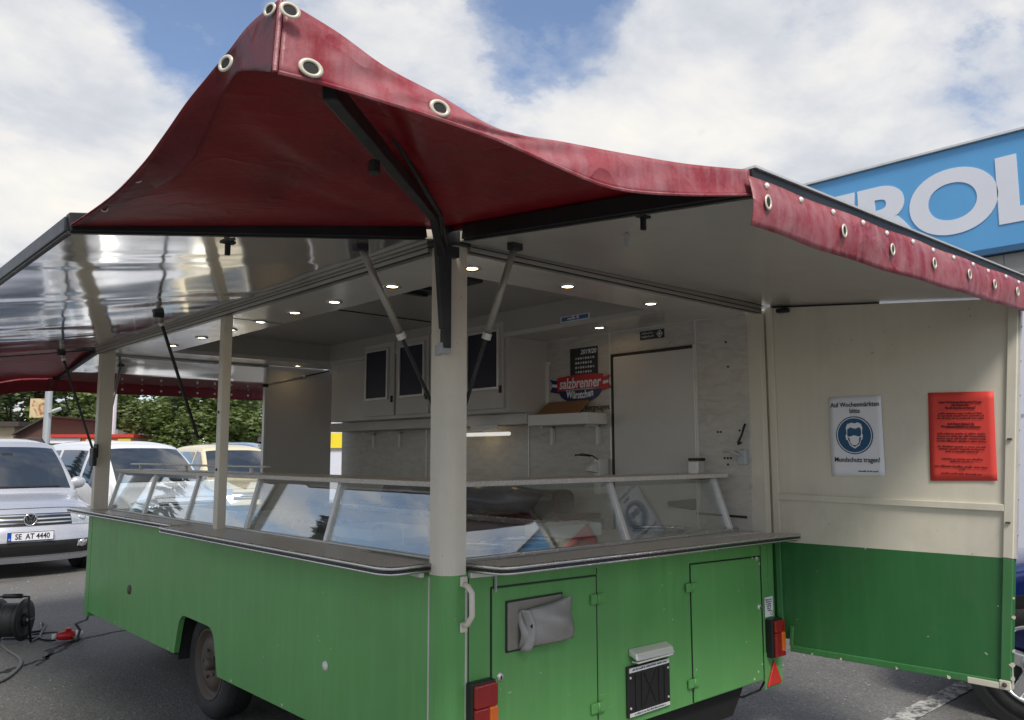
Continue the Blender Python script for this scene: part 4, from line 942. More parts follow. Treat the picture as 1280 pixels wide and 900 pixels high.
# wood board on the shelf, tarp, dispenser
wbd = B().hexa([V(q_) for q_ in ((1.97, 1.20, 1.758), (1.985, 1.20, 1.758), (1.97, 1.575, 1.758), (1.985, 1.575, 1.758), (2.065, 1.20, 1.845), (2.085, 1.20, 1.840), (2.065, 1.56, 1.845), (2.085, 1.56, 1.840))])
wbd = wbd.build('wooden_board', M['wood'], bevel=.003, label='brown wooden board leaning on the white wall shelf', cat='board'); rebase(wbd, (2.0, 1.38, 1.758))
def roll(u, v):
    a = 2 * math.pi * v; y = 1.27 + 1.9 * u; r_ = .088 + .008 * math.sin(9 * u + 3 * a) + .005 * math.sin(31 * u + a) 
    return (1.90 + r_ * 1.15 * math.cos(a), y, 1.101 + .094 + r_ * math.sin(a))
M['tarp'] = mat('dark_red_tarp', (.105, .010, .016), .32, 0, .3, 8, .4, 14)
M['tarp_blue'] = mat('navy_tarp', (.022, .027, .042), .22, 0, .3, 8, .4, 14)
tp = empty('rolled_tarpaulin', (1.90, 2.2, 1.101), label='rolled dark tarpaulin with red lining lying on the back worktop', cat='tarpaulin')
B().grid(roll, 50, 24).build('roll', M['tarp_blue'], tp, smooth=True)
sp = [(1.90 + (.012 + .075 * k / 60) * 1.15 * math.cos(k * .42), 1.272 + .0, 1.195 + (.012 + .075 * k / 60) * math.sin(k * .42)) for k in range(61)]
B().lathe((1.90, 1.262, 1.195), (0, 1, 0), [(.0001, .012), (.083, .012), (.085, .0)], 24).build('roll_end', M['tarp'], tp)
B().tube(sp, .005, 6).build('spiral_edge', M['tarp_blue'], tp, smooth=True)
B().box(1.80, 2.11, 1.14, 1.262, 1.1005, 1.13).build('folded_red_cloth', M['tarp'], bevel=.01, label='folded dark red cloth at the end of the back worktop', cat='cloth')
rebase(bpy.data.objects['folded_red_cloth'], (1.95, 1.2, 1.1005))
dp = empty('soap_dispenser', (2.05, 1.11, 1.25), label='white wall soap dispenser with wire elbow lever beside the staff door', cat='dispenser')
B().box(2.03, 2.117, 1.075, 1.125, 1.25, 1.47).build('case', M['white_plastic'], dp, bevel=.006)
B().hexa([V(q_) for q_ in ((1.95, 1.085, 1.395), (2.03, 1.085, 1.38), (1.95, 1.125, 1.395), (2.03, 1.125, 1.38), (1.97, 1.085, 1.425), (2.03, 1.085, 1.45), (1.97, 1.125, 1.425), (2.03, 1.125, 1.45))]).build('spout', M['white_plastic'], dp, bevel=.005)
B().tube([(2.04, 1.09, 1.46), (1.98, 1.09, 1.49), (1.90, 1.10, 1.50), (1.87, 1.13, 1.49), (1.90, 1.16, 1.495), (2.0, 1.12, 1.485)], .004, 8).build('lever', M['black_metal'], dp, smooth=True)
# warning sticker at the rear right corner
ws = rebase(B().box(2.085, 2.165, -.0052, -.0042, .655, .755).build('warning_sticker', M['paper'], label='small white printed warning sticker above the right tail lamp', cat='sticker'), (2.125, -.005, .655))
for k in range(6): greek(.066 - .007 * k, .010, M['ink'], (2.125, -.0058, .741 - k * .011), (1, 0, 0), zu, ws, k)
B().ring((2.15, -.0053, .672), (0, -1, 0), .009, .012, .001, 16).build('ring_mark', M['ink'], ws)
# paper notices on the wing panel (x = 2.203 plane)
def sheet(name, cor, mm, label, cat='notice'):
    P4 = [on(0, 2.2015, *q) for q in cor]; base = (P4[2] + P4[3]) / 2
    def fn(u, v):
        q = P4[0].lerp(P4[1], u).lerp(P4[2].lerp(P4[3], u), v); q.x -= .0022 * abs(math.sin(3 * u + 1)) * (v * (1 - v) * 4) + .003 * max(0, u - .85) / .15 * v; return q
    o = B().grid(fn, 10, 12).build(name, mm, smooth=True, label=label, cat=cat, solid=.0006); rebase(o, base)
    return o, P4
o, P4 = sheet('mask_notice', [(1036, 497), (1101, 494), (1040, 595), (1107, 595)], M['paper'], 'white paper notice with blue round mask symbol taped on the cream panel')
X_ = (P4[1] - P4[0]).normalized(); Y_ = (P4[0] - P4[2]).normalized(); wN, hN = (P4[1] - P4[0]).length, (P4[0] - P4[2]).length
def at2(P4, u, v, d=.0038): return P4[0].lerp(P4[1], u).lerp(P4[2].lerp(P4[3], u), v) - V((d, 0, 0))
for s_, v, sz in (('Auf Wochenmärkten', .105, .0345), ('bitte', .185, .0345), ('Mundschutz tragen!', .80, .0345)): textmesh(s_, sz, M['ink'], at2(P4, .5, v), X_, Y_, o, sx=.84, bold=.0003)
greek(.11, .009, M['ink'], at2(P4, .72, .945), X_, Y_, o, 9)
cc = at2(P4, .47, .49); rad = wN * .355
B().lathe(cc, (-1, 0, 0), [(.0001, .0), (rad, .0), (rad, -.001)], 40).build('blue_disc', M['ink_blue'], o)
B().lathe(cc + V((-.0003, 0, 0)), (-1, 0, 0), [(rad * .90, 0), (rad * .94, .0004), (rad * .94, 0)], 40).build('white_ring', M['paper'], o)
def shp(pts, nm, mm, d): B().prism([cc + X_ * (a * rad) + Y_ * (b_ * rad) - V((d, 0, 0)) for a, b_ in pts], (-.0004, 0, 0)).build(nm, mm, o)
head = [(-.40, .10), (-.44, .42), (-.34, .60), (-.10, .66), (.06, .62), (.2, .68), (.38, .60), (.46, .40), (.42, .10), (.47, -.02), (.43, -.22), (.36, -.26), (.28, -.52), (.02, -.70), (-.24, -.54), (-.36, -.26), (-.44, -.22), (-.47, -.02)]
shp(head, 'head_outline', M['paper'], .0006)
shp([(a * .90, b_ * .92 - .01) for a, b_ in head if not (b_ > .0)] + [(-.37, .10), (-.34, .34), (-.1, .42), (.1, .34), (.3, .42), (.38, .3), (.38, .08)][::1] if 0 else [(-.37, -.02), (-.36, .30), (-.2, .42), (.06, .34), (.3, .42), (.38, .28), (.38, -.02), (.36, -.2), (.24, -.48), (.02, -.62), (-.2, -.5), (-.33, -.22)], 'face', M['ink_blue'], .0012)
shp([(-.26, -.08), (0, .0), (.28, -.08), (.24, -.38), (.12, -.52), (-.1, -.52), (-.22, -.38)], 'mask', M['paper'], .0018)
for s_ in (-1, 1): shp([(s_ * .26, -.10), (s_ * .40, .02), (s_ * .43, -.02), (s_ * .26, -.16)], 'mask_strap', M['paper'], .0018)
o, P4 = sheet('red_notice', [(1160, 491), (1242, 489), (1163, 601), (1247, 601)], M['red_paper'], 'red paper notice with dense black text near the panel edge')
X_ = (P4[1] - P4[0]).normalized(); Y_ = (P4[0] - P4[2]).normalized()
for s_, v in (('Liebe Wochenmarktbesucher*innen,', .115), ('wir freuen uns,', .147), ('Sie als Kunden zu haben!!', .18), ('nach Ihrem Einkauf die', .36), ('Wochenmarktfläche zu verlassen.', .392)):
    textmesh(s_, .0148, M['ink_soft'], at2(P4, .5, v), X_, Y_, o, sx=.84, bold=.0004)
for k, (v, wd) in enumerate(((.245, .68), (.272, .70), (.30, .72), (.475, .74), (.503, .74), (.531, .76), (.559, .76), (.62, .74), (.648, .70), (.676, .50), (.76, .62), (.787, .36), (.845, .84), (.873, .10), (.925, .66))):
    greek(wd * (P4[1] - P4[0]).length, .0105 if v != .845 else .013, M['ink_soft'], at2(P4, .5, v, .0042), X_, Y_, o, 30 + k)
B().bar(at2(P4, .28, .404, .004), at2(P4, .72, .404, .004), .0015, .001, (1, 0, 0)).build('underline', M['ink_soft'], o)

# ------------------------------------------------------------------ cable reel, plug, cables
rl = on(2, G, 12, 806)
RE = empty('cable_reel', rl, rz=R(-38), label='black cable reel on a tubular stand lying on the tarmac', cat='cable reel')
WL[RE] = V((0, 0, 0))
ax = V((1, 0, 0))
for x, nm in ((-.11, 'flange'), (.08, 'flange')):
    f_ = B().lathe((x, 0, .185), ax, [(.035, 0), (.06, .006), (.12, .002), (.152, .006), (.158, .014), (.152, .022), (.11, .014), (.06, .02), (.035, .026), (.035, 0)], 40).build(nm, M['black_plastic'], RE, smooth=True, world=False)
B().lathe((-.09, 0, .185), ax, [(.11, 0), (.122, .02), (.118, .06), (.124, .1), (.118, .14), (.11, .17)], 32).build('wound_cable', M['cable'], RE, smooth=True, world=False)
for k in range(7): 
    B().lathe((-.08 + k * .024, 0, .185), ax, [(.118, -.01), (.126, 0), (.118, .01)], 32).build('cable_turn', M['cable'], RE, smooth=True, world=False)
B().tube([(-.15, 0, .185), (.13, 0, .185)], .016, 10).build('axle', M['galv'], RE, world=False)
B().tube([(-.14, .14, .012), (-.14, .05, .012), (-.14, 0, .18), (-.14, -.02, .36), (.0, -.02, .365), (.13, -.02, .36), (.13, 0, .18), (.13, .05, .012), (.13, .17, .012), (-.14, .17, .012)], .010, 8).build('stand', M['black_metal'], RE, smooth=True, world=False)
B().tube([(-.06, -.02, .366), (.08, -.02, .366)], .018, 10).build('handle', M['black_plastic'], RE, smooth=True, world=False)
B().lathe((.104, 0, .185), ax, [(.05, 0), (.05, .01), (.035, .014), (.0001, .014)], 20).build('socket_face', M['black_plastic'], RE, world=False)
B().box(.112, .135, .01, .09, .165, .185).build('crank', M['black_metal'], RE, bevel=.005, world=False)
pq = [on(2, G + .03, *q) for q in ((70, 798), (86, 797), (99, 795))]
PL = empty('power_plug', on(2, G, 85, 800), label='red round power coupler with white collar on the tarmac', cat='plug')
d = (pq[2] - pq[0]).normalized(); o_ = pq[0].copy(); o_.z = G + .045
B().lathe(o_, d, [(.0001, 0), (.022, 0), (.03, .02), (.036, .05), (.037, .10), (.034, .13), (.0001, .13)], 20).build('body', M['plug_red'], PL, smooth=True)
B().lathe(o_, d, [(.030, .12), (.032, .13), (.030, .165), (.018, .185), (.0001, .185)], 20).build('collar', M['white_plastic'], PL, smooth=True)
B().lathe(o_, d, [(.0001, -.03), (.02, -.03), (.024, 0.001), (.0001, .001)], 16).build('tail_collar', M['white_plastic'], PL, smooth=True)
B().box(o_.x + d.x * .08 - .022, o_.x + d.x * .08 + .022, o_.y + d.y * .08 - .018, o_.y + d.y * .08 + .018, o_.z + .03, o_.z + .055).build('hinged_lid', M['plug_red'], PL, bevel=.008)
def gcable(name, pix, label, r=.009, m_='cable', zoff=None, ext=None, grp=None):
    pts = [on(2, G + r, *q) for q in pix]
    sm = []
    for k in range(60): q = polyl(pts, k / 59); sm.append(q)
    o = B().tube(sm, r, 8).build(name, M[m_], smooth=True, label=label, cat='cable', group=grp); rebase(o, sm[0]); return o
gcable('power_cable', [(36, 790), (50, 788), (52, 779), (56, 782), (50, 796), (60, 800), (70, 799)], 'short black cable looping between the reel and the red plug')
gcable('grey_cable', [(40, 793), (55, 791), (70, 790), (84, 791)], 'grey cable running straight past the red plug', .007, 'grey_cable')
gcable('supply_cable', [(2, 806), (12, 814), (24, 822), (26, 830), (18, 840), (4, 850), (-25, 862)], 'thick dark cable curving away in front of the reel', .011, 'grey_cable')
gcable('thin_cable', [(-30, 880), (-8, 890), (4, 905)], 'thin grey cable crossing the tarmac crack', .008, 'grey_cable')

# ------------------------------------------------------------------ cars
def cat_(keys, t):
    n_ = len(keys) - 1; s_ = max(0, min(.99999, t)) * n_; i = int(s_); f = s_ - i; r_ = []
    for c_ in range(len(keys[0])):
        p0, p1, p2, p3 = keys[max(i - 1, 0)][c_], keys[i][c_], keys[i + 1][c_], keys[min(i + 2, n_)][c_]
        r_.append(.5 * (2 * p1 + (p2 - p0) * f + (2 * p0 - 5 * p1 + 4 * p2 - p3) * f * f + (3 * p1 - p0 - 3 * p2 + p3) * f ** 3))
    return r_
VAN = [(.10, .20, .74, .16, 0), (.03, .30, .82, .17, 0), (.0, .42, .86, .18, 0), (.02, .53, .875, .2, 0), (.05, .64, .87, .24, .01), (.13, .80, .85, .26, .05), (.45, .93, .84, .16, .07), (.92, 1.03, .82, .14, .05), (1.0, 1.07, .79, .13, .02), (1.35, 1.40, .73, .12, .01), (1.70, 1.66, .67, .10, .03), (1.95, 1.76, .65, .04, .06), (2.7, 1.81, .66, 0, .07), (3.7, 1.80, .66, 0, .07), (4.22, 1.72, .66, -.04, .06), (4.36, 1.45, .74, -.06, 0), (4.40, 1.0, .85, -.08, 0), (4.42, .6, .87, -.1, 0), (4.36, .3, .84, -.08, 0)]
HATCH = [(.12, .18, .72, .2, 0), (.03, .28, .80, .22, 0), (.0, .42, .84, .24, 0), (.02, .55, .85, .26, 0), (.08, .66, .85, .30, .02), (.25, .76, .84, .28, .06), (.7, .88, .83, .16, .07), (1.12, .95, .81, .14, .05), (1.22, .98, .77, .13, .02), (1.6, 1.22, .69, .12, .01), (1.95, 1.40, .60, .10, .03), (2.2, 1.46, .57, .04, .06), (2.8, 1.48, .57, 0, .07), (3.4, 1.43, .57, 0, .07), (3.8, 1.30, .60, -.06, .05), (4.05, 1.05, .74, -.1, 0), (4.14, .8, .84, -.12, 0), (4.16, .55, .85, -.12, 0), (4.08, .28, .82, -.1, 0)]
def make_car(label, cat, loc, rz, keys, paintm, sc=1.0, detail=1, name='parked_car', sill=.26, wr=.31, wx=None, wy=(.86, 3.52), spokes=0, plate=None, emblem=False, dark_bumper=False, group=None):
    C = empty(name, loc, rz, label=label, cat=cat, group=group); C.scale = (sc, sc, sc); WL[C] = V((0, 0, 0))
    nk = len(keys) - 1
    def Sf(u, v):            # u in key index units
        y, z_, hw, bd, cr = cat_(keys, u / nk); return V((v * hw, y + bd * v * v, z_ - cr * v ** 4))
    def nrm(u, v):
        a = Sf(u + .02, v) - Sf(u - .02, v); c_ = Sf(u, v + .02) - Sf(u, v - .02); n_ = c_.cross(a); n_.normalize()
        return n_
    def sideP(u, w, s_):     # w 0 at the strip edge, 1 at the sill
        q = Sf(u, 1); z_ = q.z + (sill - q.z) * w; hm = max(k_[2] for k_ in keys) + .015
        belt = 1.0; f = max(0, min(1, (q.z - z_) / max(.25, q.z - belt + .02))); f = f * f * (3 - 2 * f) if q.z < 1.1 else f ** .8
        end = min(1, max(0, (q.y - .05) / .35)) * min(1, max(0, (4.42 - q.y) / .25))
        x = q.x + (hm - q.x) * f * (.4 + .6 * end)
        if z_ < .5: x -= .05 * (.5 - z_) / .25
        return V((s_ * x, q.y, z_))
    b_ = B(); b_.grid(lambda a, c_: Sf(a * nk, c_ * 2 - 1), 110, 22)
    for s_ in (-1, 1): b_.grid(lambda a, c_, s_=s_: sideP(a * nk, c_, s_), 110, 14)
    body = b_.build('body', paintm, C, smooth=True, world=False, fix=False)
    bm = bmesh.new(); bm.from_mesh(body.data); bmesh.ops.remove_doubles(bm, verts=bm.verts, dist=.002); bmesh.ops.recalc_face_normals(bm, faces=bm.faces); bm.to_mesh(body.data); bm.free()
    def patch(nm, u0, u1, v0, v1, m_, off=.006, par=None, taper=0, n1_=10, n2_=12):
        def fn(a, c_):
            u = u0 + (u1 - u0) * a; vv0 = v0 + taper * a; vv1 = v1 - taper * a; v = vv0 + (vv1 - vv0) * c_
            return Sf(u, v) - nrm(u, v) * -off if 0 else Sf(u, v) + nrm(u, v) * off
        return B().grid(fn, n1_, n2_).build(nm, m_, par or C, smooth=True, world=False)
    def spatch(nm, u0, u1, w0, w1, s_, m_, off=.006):
        def fn(a, c_): q = sideP(u0 + (u1 - u0) * a, w0 + (w1 - w0) * c_, s_); return q + V((s_ * off, 0, 0))
        return B().grid(fn, 14, 6).build(nm, m_, C, smooth=True, world=False)
    t_ = nrm(4.5, 0)
    sgn = 1
    if t_.y > 0: sgn = -1
    o_nrm = nrm
    def nrm(u, v, f=o_nrm): return f(u, v) * sgn
    patch('windscreen', 8.12, 10.0, -.93, .93, M['car_glass'])
    patch('rear_window', 14.4, 15.7, -.85, .85, M['car_glass'])
    for s_ in (-1, 1):
        spatch('side_window', 9.2 if keys is VAN else 9.3, 11.3, .05, .42, s_, M['car_glass']); spatch('side_window', 11.45, 12.5, .07, .40, s_, M['car_glass']); spatch('side_window', 12.6, 13.6, .07, .40, s_, M['car_glass'])
        for yy in wy:
            hm = max(k_[2] for k_ in keys) + .012
            ar = B().lathe((s_ * (hm - .10), yy, wr), (s_, 0, 0), [(wr + .05, 0), (wr + .05, .125), (wr + .0, .123), (.0001, .05)], 30).build('wheel_arch', M['car_dark'], C, world=False)
            w_ = empty('wheel', (0, 0, 0)); w_.parent = C; WL[w_] = V((0, 0, 0))
            wheel(s_ * (hm + .032), yy, wr, wr, .2, wr * .66, s_, w_, M['alloy'], spokes)
        mr = Sf(8.3, 1); mx, my, mz = mr.x + .10, mr.y + .12, mr.z + .02
        def mir(u, v, s_=s_):
            a, e_ = u * 2 * math.pi, (v - .5) * math.pi; return (s_ * (mx + .11 * math.cos(e_) * math.cos(a)), my + .06 * math.cos(e_) * math.sin(a), mz + .085 * math.sin(e_))
        B().grid(mir, 16, 10).build('wing_mirror', paintm, C, smooth=True, world=False)
        B().box(*sorted((s_ * (mx - .12), s_ * mx)), my - .03, my + .03, mz - .075, mz - .045).build('mirror_arm', M['car_dark'], C, world=False)
        patch('headlight', 4.05, 5.35, (.58 if s_ > 0 else -.985), (.985 if s_ > 0 else -.58), M['headlight'], .007)
        patch('fog_lamp', 1.6, 2.2, (.66 if s_ > 0 else -.80), (.80 if s_ > 0 else -.66), M['headlight'], .014)
        patch('tail_light', 16.0, 17.0, (.8 if s_ > 0 else -.98), (.98 if s_ > 0 else -.8), M['red_lens'])
    patch('lower_intake', .9, 2.35, -.90, .90, M['car_dark'], .006)
    for u in (1.1, 1.35, 1.6, 1.85): patch('intake_slat', u, u + .07, -.55, .55, M['black_plastic'], .012, n1_=2)
    patch('grille', 4.1, 5.0, -.58, .58, M['car_dark'], .006)
    for u in (4.28, 4.55, 4.82): patch('grille_bar', u, u + .10, -.57, .57, M['chrome'], .011, n1_=2)
    patch('lower_bumper', .0, .75, -.92, .92, paintm if not dark_bumper else M['car_dark'], .006)
    patch('wiper', 8.14, 8.2, -.6, .75, M['car_dark'], .016, n1_=2)
    patch('bonnet_gap', 5.45, 5.49, -.9, .9, M['car_dark'], .003, n1_=2)
    if detail > 1:
        for s_ in (-1, 1):
            pts = [Sf(11.2 + k * .25, s_ * .9) + V((0, 0, .0 if k in (0, 11) else .045)) for k in range(12)]
            B().tube(pts, .016, 8).build('roof_rail', M['car_dark'], C, smooth=True, world=False)
            patch('indicator', 4.15, 4.6, (.88 if s_ > 0 else -.97), (.97 if s_ > 0 else -.88), M['white_plastic'], .010)
            c_ = Sf(4.7, s_ * .76) + nrm(4.7, s_ * .76) * .010
            B().lathe(c_, nrm(4.7, s_ * .76), [(.055, 0), (.05, .006), (.03, .002), (.0001, .004)], 18).build('lamp_bowl', M['chrome'], C, smooth=True, world=False)
            B().lathe(Sf(1.9, s_ * .73) + nrm(1.9, s_ * .73) * .018, nrm(1.9, s_ * .73), [(.05, 0), (.048, .01), (.0001, .012)], 18).build('fog_ring', M['chrome'], C, smooth=True, world=False)
        patch('rear_view_mirror', 9.5, 9.62, -.1, .1, M['car_dark'], -.05 * 0 + .008, n1_=2)
    if emblem:
        c_ = Sf(4.6, 0) + V((0, -.022, 0)); n_ = V((0, -1, 0))
        E_ = B().lathe(c_, n_, [(.078, 0), (.082, .006), (.076, .012), (.070, .006), (.0001, .005)], 32).build('emblem', M['car_dark'], C, smooth=True, world=False)
        B().ring(c_ + n_ * .006, n_, .064, .080, .010, 32).build('emblem_ring', M['chrome'], E_, smooth=True, world=False)
        q = lambda a, z_: c_ + n_ * .012 + V((a, 0, z_))
        bb = B()
        for a, e_ in (((-.03, .058), (0, .004)), ((.03, .058), (0, .004)), ((-.055, .04), (-.026, -.055)), ((.055, .04), (.026, -.055)), ((-.026, -.055), (0, -.006)), ((.026, -.055), (0, -.006))): bb.bar(q(*a), q(*e_), .013, .006, (0, 1, 0))
        bb.build('emblem_letters', M['chrome'], E_, world=False)
    if plate:
        c_ = Sf(3.05, 0) + V((0, -.035, .0)); pz = c_.z
        pb = B().box(-.262, .262, c_.y - .006, c_.y + .03, pz - .058, pz + .058).build('number_plate', M['paper'], C, bevel=.006, world=False)
        fr_ = B()
        for x0, x1, z0, z1 in ((-.262, .262, .050, .057), (-.262, .262, -.057, -.050), (-.262, -.256, -.05, .05), (.256, .262, -.05, .05)): fr_.box(x0, x1, c_.y - .0085, c_.y - .0062, pz + z0, pz + z1)
        fr_.build('plate_border', M['ink'], pb, world=False)
        B().box(-.255, -.215, c_.y - .008, c_.y - .0062, pz - .049, pz + .049).build('country_strip', mat('eu_blue', (.01, .06, .38), .4), pb, world=False)
        textmesh(plate, .094, M['ink'], (.02, c_.y - .0075, pz - .004), (1, 0, 0), (0, 0, 1), pb, bold=.0022, sx=.82, world=False, name='plate_lettering')
        textmesh('D', .03, M['paper'], (-.235, c_.y - .0085, pz - .03), (1, 0, 0), (0, 0, 1), pb, world=False)
    return C
def face(loc, extra=0):          # heading so that the front (-Y local) looks at the camera
    d = V((CC.x - loc[0], CC.y - loc[1])); return math.atan2(d.y, d.x) + math.pi / 2 + extra
p0 = at(38, 672, 9.6); lo = V((p0.x, p0.y, G))
make_car('silver compact van with front plate SE AT 4440 behind the cable reel', 'car', lo, face(lo, R(13)), VAN, M['silver'], .93, 2, plate='SE  AT 4440', emblem=True)
p0 = at(122, 600, 15.0); lo = V((p0.x, p0.y, G)); make_car('dark blue people carrier parked behind the silver van', 'car', lo, face(lo, R(8)), VAN, M['navy_car'], .92, 2)
p0 = at(243, 640, 12.2); lo = V((p0.x, p0.y, G)); make_car('white panel van facing the trailer beyond the glass display', 'van', lo, face(lo, R(30)), VAN, M['white_car'], .93)
p0 = at(268, 600, 19); lo = V((p0.x, p0.y, G)); make_car('blue grey van parked behind the white van', 'van', lo, face(lo, R(-10)), VAN, M['blue_van'], .98)
p0 = at(326, 620, 15.5); lo = V((p0.x, p0.y, G)); make_car('cream yellow van parked beside the white van', 'van', lo, face(lo, R(20)), VAN, M['cream_van'], .92, dark_bumper=True)
# blue car behind the wing panel: side faces -X, wheel at (3.2,-.87)
make_car('blue hatchback with alloy wheels parked behind the cream wing panel', 'car', (4.13, -.10, G), math.pi, HATCH, M['blue_hatch'], 1.0, 1, wr=.315, spokes=5, wy=(.80, 3.3))

# ------------------------------------------------------------------ shop with blue sign on the right
SH = empty('shop_building', (8.5, 5, G), label='white shop building with large blue fascia sign lettered TROL', cat='building')
B().box(8.08, 14, -9, 12, G, 3.2).build('wall', M['bldg_white'], SH)
for k in range(14):
    for z_ in (1.1, 1.9, 2.7): B().cyl((8.079, -2 + k * .35, z_), (-1, 0, 0), .018, .006, 8).build('bolt', M['galv'], SH)
bl = B()
for r_ in range(2):
    for k in range(40):
        y0 = -6 + k * .42 + (r_ % 2) * .21
        B().box(8.02, 8.0795, y0, y0 + .41, 3.205 + r_ * .225, 3.42 + r_ * .225).build('block', M['concrete'], SH)
B().box(8.03, 14, -9, 12, 3.2005, 3.65).build('lintel', M['concrete'], SH)
fs = B().box(7.96, 8.5, -9, 12, 3.72, 4.955).build('fascia', M['ban_blue'], SH, bevel=.01)
B().box(7.93, 8.5, -9, 12, 3.655, 3.719).build('fascia_lip', mat('fascia_dark_blue', (.03, .10, .20), .4), SH)
B().box(7.92, 8.5, -9, 12, 4.956, 4.98).build('fascia_cap', M['alu'], SH)
def letter(ch, y, sz=.98, bold=.040, sx=1.18): return textmesh(ch, sz, M['ban_white'], (7.955, y, 4.30), (0, -1, 0), (0, 0, 1), fs, name='sign_letter', bold=bold, sx=sx, depth=.004)
for ch, y in (('T', 2.46), ('R', 1.735), ('O', .965), ('L', .26)): letter(ch, y)
# ------------------------------------------------------------------ background left
def building(name, label, cat, parts, loc):
    e_ = empty(name, loc, label=label, cat=cat)
    return e_
# brown workshop and mural board
def facing_box(px0, px1, py0, py1, depth, thick):      # box facing the camera, corners from the ground-standing distance
    a, b_ = at(px0, py1, depth), at(px1, py1, depth); zt = at(px0, py0, depth).z; d = (b_ - a); d.z = 0; n_ = V((-d.y, d.x, 0)).normalized() * thick
    if n_.dot(CW) < 0: n_ = -n_
    z0 = at(px0, py1, depth).z
    mk = lambda q, z_: V((q.x, q.y, z_))
    return [mk(a, z0), mk(b_, z0), mk(a + n_, z0), mk(b_ + n_, z0), mk(a, zt), mk(b_, zt), mk(a + n_, zt), mk(b_ + n_, zt)]
def to_ground(h8): return [V((q.x, q.y, G)) if i < 4 else q for i, q in enumerate(h8)]
h8 = to_ground(facing_box(16, 58, 520, 552, 40, 5)); h8[4].z -= .9
wsx = empty('brown_workshop', (h8[0] + h8[1]) / 2, label='low brown rendered workshop wall with sloping top beside the lamp post', cat='building'); B().hexa(h8).build('wall', M['brown_wall'], wsx)
h9 = facing_box(16, 58, 519, 521, 39.8, 5.4); h9[0].z -= .9; h9[4].z -= .9; B().hexa(h9).build('coping', M['roof_dark'], wsx)
h8 = facing_box(36.5, 56, 498, 522, 41, .4); mu = B().hexa(h8).build('mural_board', M['mural'], label='peeling cream and rust coloured board above the brown workshop', cat='board'); rebase(mu, (h8[0] + h8[1]) / 2)
h8 = to_ground(facing_box(-40, 17, 533, 552, 43, 4)); tn = empty('tan_shed', (h8[0] + h8[1]) / 2, label='tan rendered shed with dark flat roof at the far left', cat='building'); B().hexa(h8).build('wall', M['tan_wall'], tn)
h8 = facing_box(-44, 23, 527, 533, 42.6, 5); B().hexa(h8).build('roof', M['roof_dark'], tn)
# lamp post
lp0 = at(57, 560, 31); lp0.z = G
LP = empty('lamp_post', lp0, label='grey galvanised lamp post with a short white floodlight arm', cat='lamp post')
B().tube([lp0, lp0 + V((0, 0, 5.2))], [.14, .13], 12).build('pole', M['galv'], LP)
a = at(61, 516, 31); e_ = at(76, 511, 31); B().tube([a, e_], .05, 8).build('arm', M['galv'], LP); B().hexa([q + V((0, 0, z_)) for z_ in (-.07, .07) for q in (a.lerp(e_, .3), a.lerp(e_, .3) + V((0, .2, 0)), e_, e_ + V((0, .2, 0)))]).build('lamp_head', M['white_plastic'], LP)
p0 = at(139, 560, 45); p0.z = G; q = empty('pale_pole', p0, label='pale round pole in front of the far trees', cat='pole'); B().tube([p0, p0 + V((0, 0, 5.5))], .18, 10).build('shaft', M['bldg_white'], q)
# red kiosk
h8 = to_ground(facing_box(59, 166, 545, 556, 40, 4)); K = empty('red_kiosk', (h8[0] + h8[1]) / 2, label='long red and cream snack kiosk with orange banner behind the cars', cat='building')
B().hexa(h8).build('wall', M['kiosk_cream'], K)
B().hexa(facing_box(58, 167, 543, 547, 39.6, 5)).build('roof', M['kiosk_red'], K)
B().hexa(facing_box(60, 100, 548, 554, 39.7, .2)).build('pale_banner', M['paper'], K)
ob = B().hexa(facing_box(102, 147, 547, 556, 39.7, .2)).build('orange_banner', M['orange'], K)
B().hexa(facing_box(147, 163, 548, 553, 39.65, .2)).build('yellow_banner', M['yellow'], K)
xd = (h8[1] - h8[0]).normalized(); textmesh('tec', .30, M['kiosk_cream'], at(112, 551, 39.6), xd, (0, 0, 1), K, bold=.01)
h8 = to_ground(facing_box(88, 147, 537, 546, 48, 4)); g_ = B().hexa(h8).build('grey_container', M['concrete'], label='flat grey container roof rising behind the red kiosk', cat='container'); rebase(g_, (h8[0] + h8[1]) / 2)
# brick house
h8 = to_ground(facing_box(306, 345, 537, 560, 46, 5)); bh = empty('brick_house', (h8[0] + h8[1]) / 2, label='small red brick building beside the large round tree', cat='building'); B().hexa(h8).build('wall', M['brick'], bh)
B().hexa(facing_box(322, 332, 540, 552, 45.9, .2)).build('window', M['bldg_white'], bh); B().hexa(facing_box(304, 347, 533, 537, 45.6, 6)).build('roof', M['brick'], bh)
# white and yellow board seen through the gap beside the back wall
h8 = to_ground(facing_box(405, 448, 478, 560, 26, .5)); yb = empty('yellow_white_billboard', (h8[0] + h8[1]) / 2, label='tall white tiled wall with yellow band seen through the narrow trailer gap', cat='billboard')
B().hexa(h8).build('board', M['bldg_white'], yb)
B().hexa(facing_box(405, 448, 541, 560, 25.9, .06)).build('yellow_band', M['yellow'], yb)
for yy in (487, 497, 509, 521): B().hexa(facing_box(405, 448, yy, yy + .7, 25.9, .04)).build('tile_joint', M['concrete'], yb)

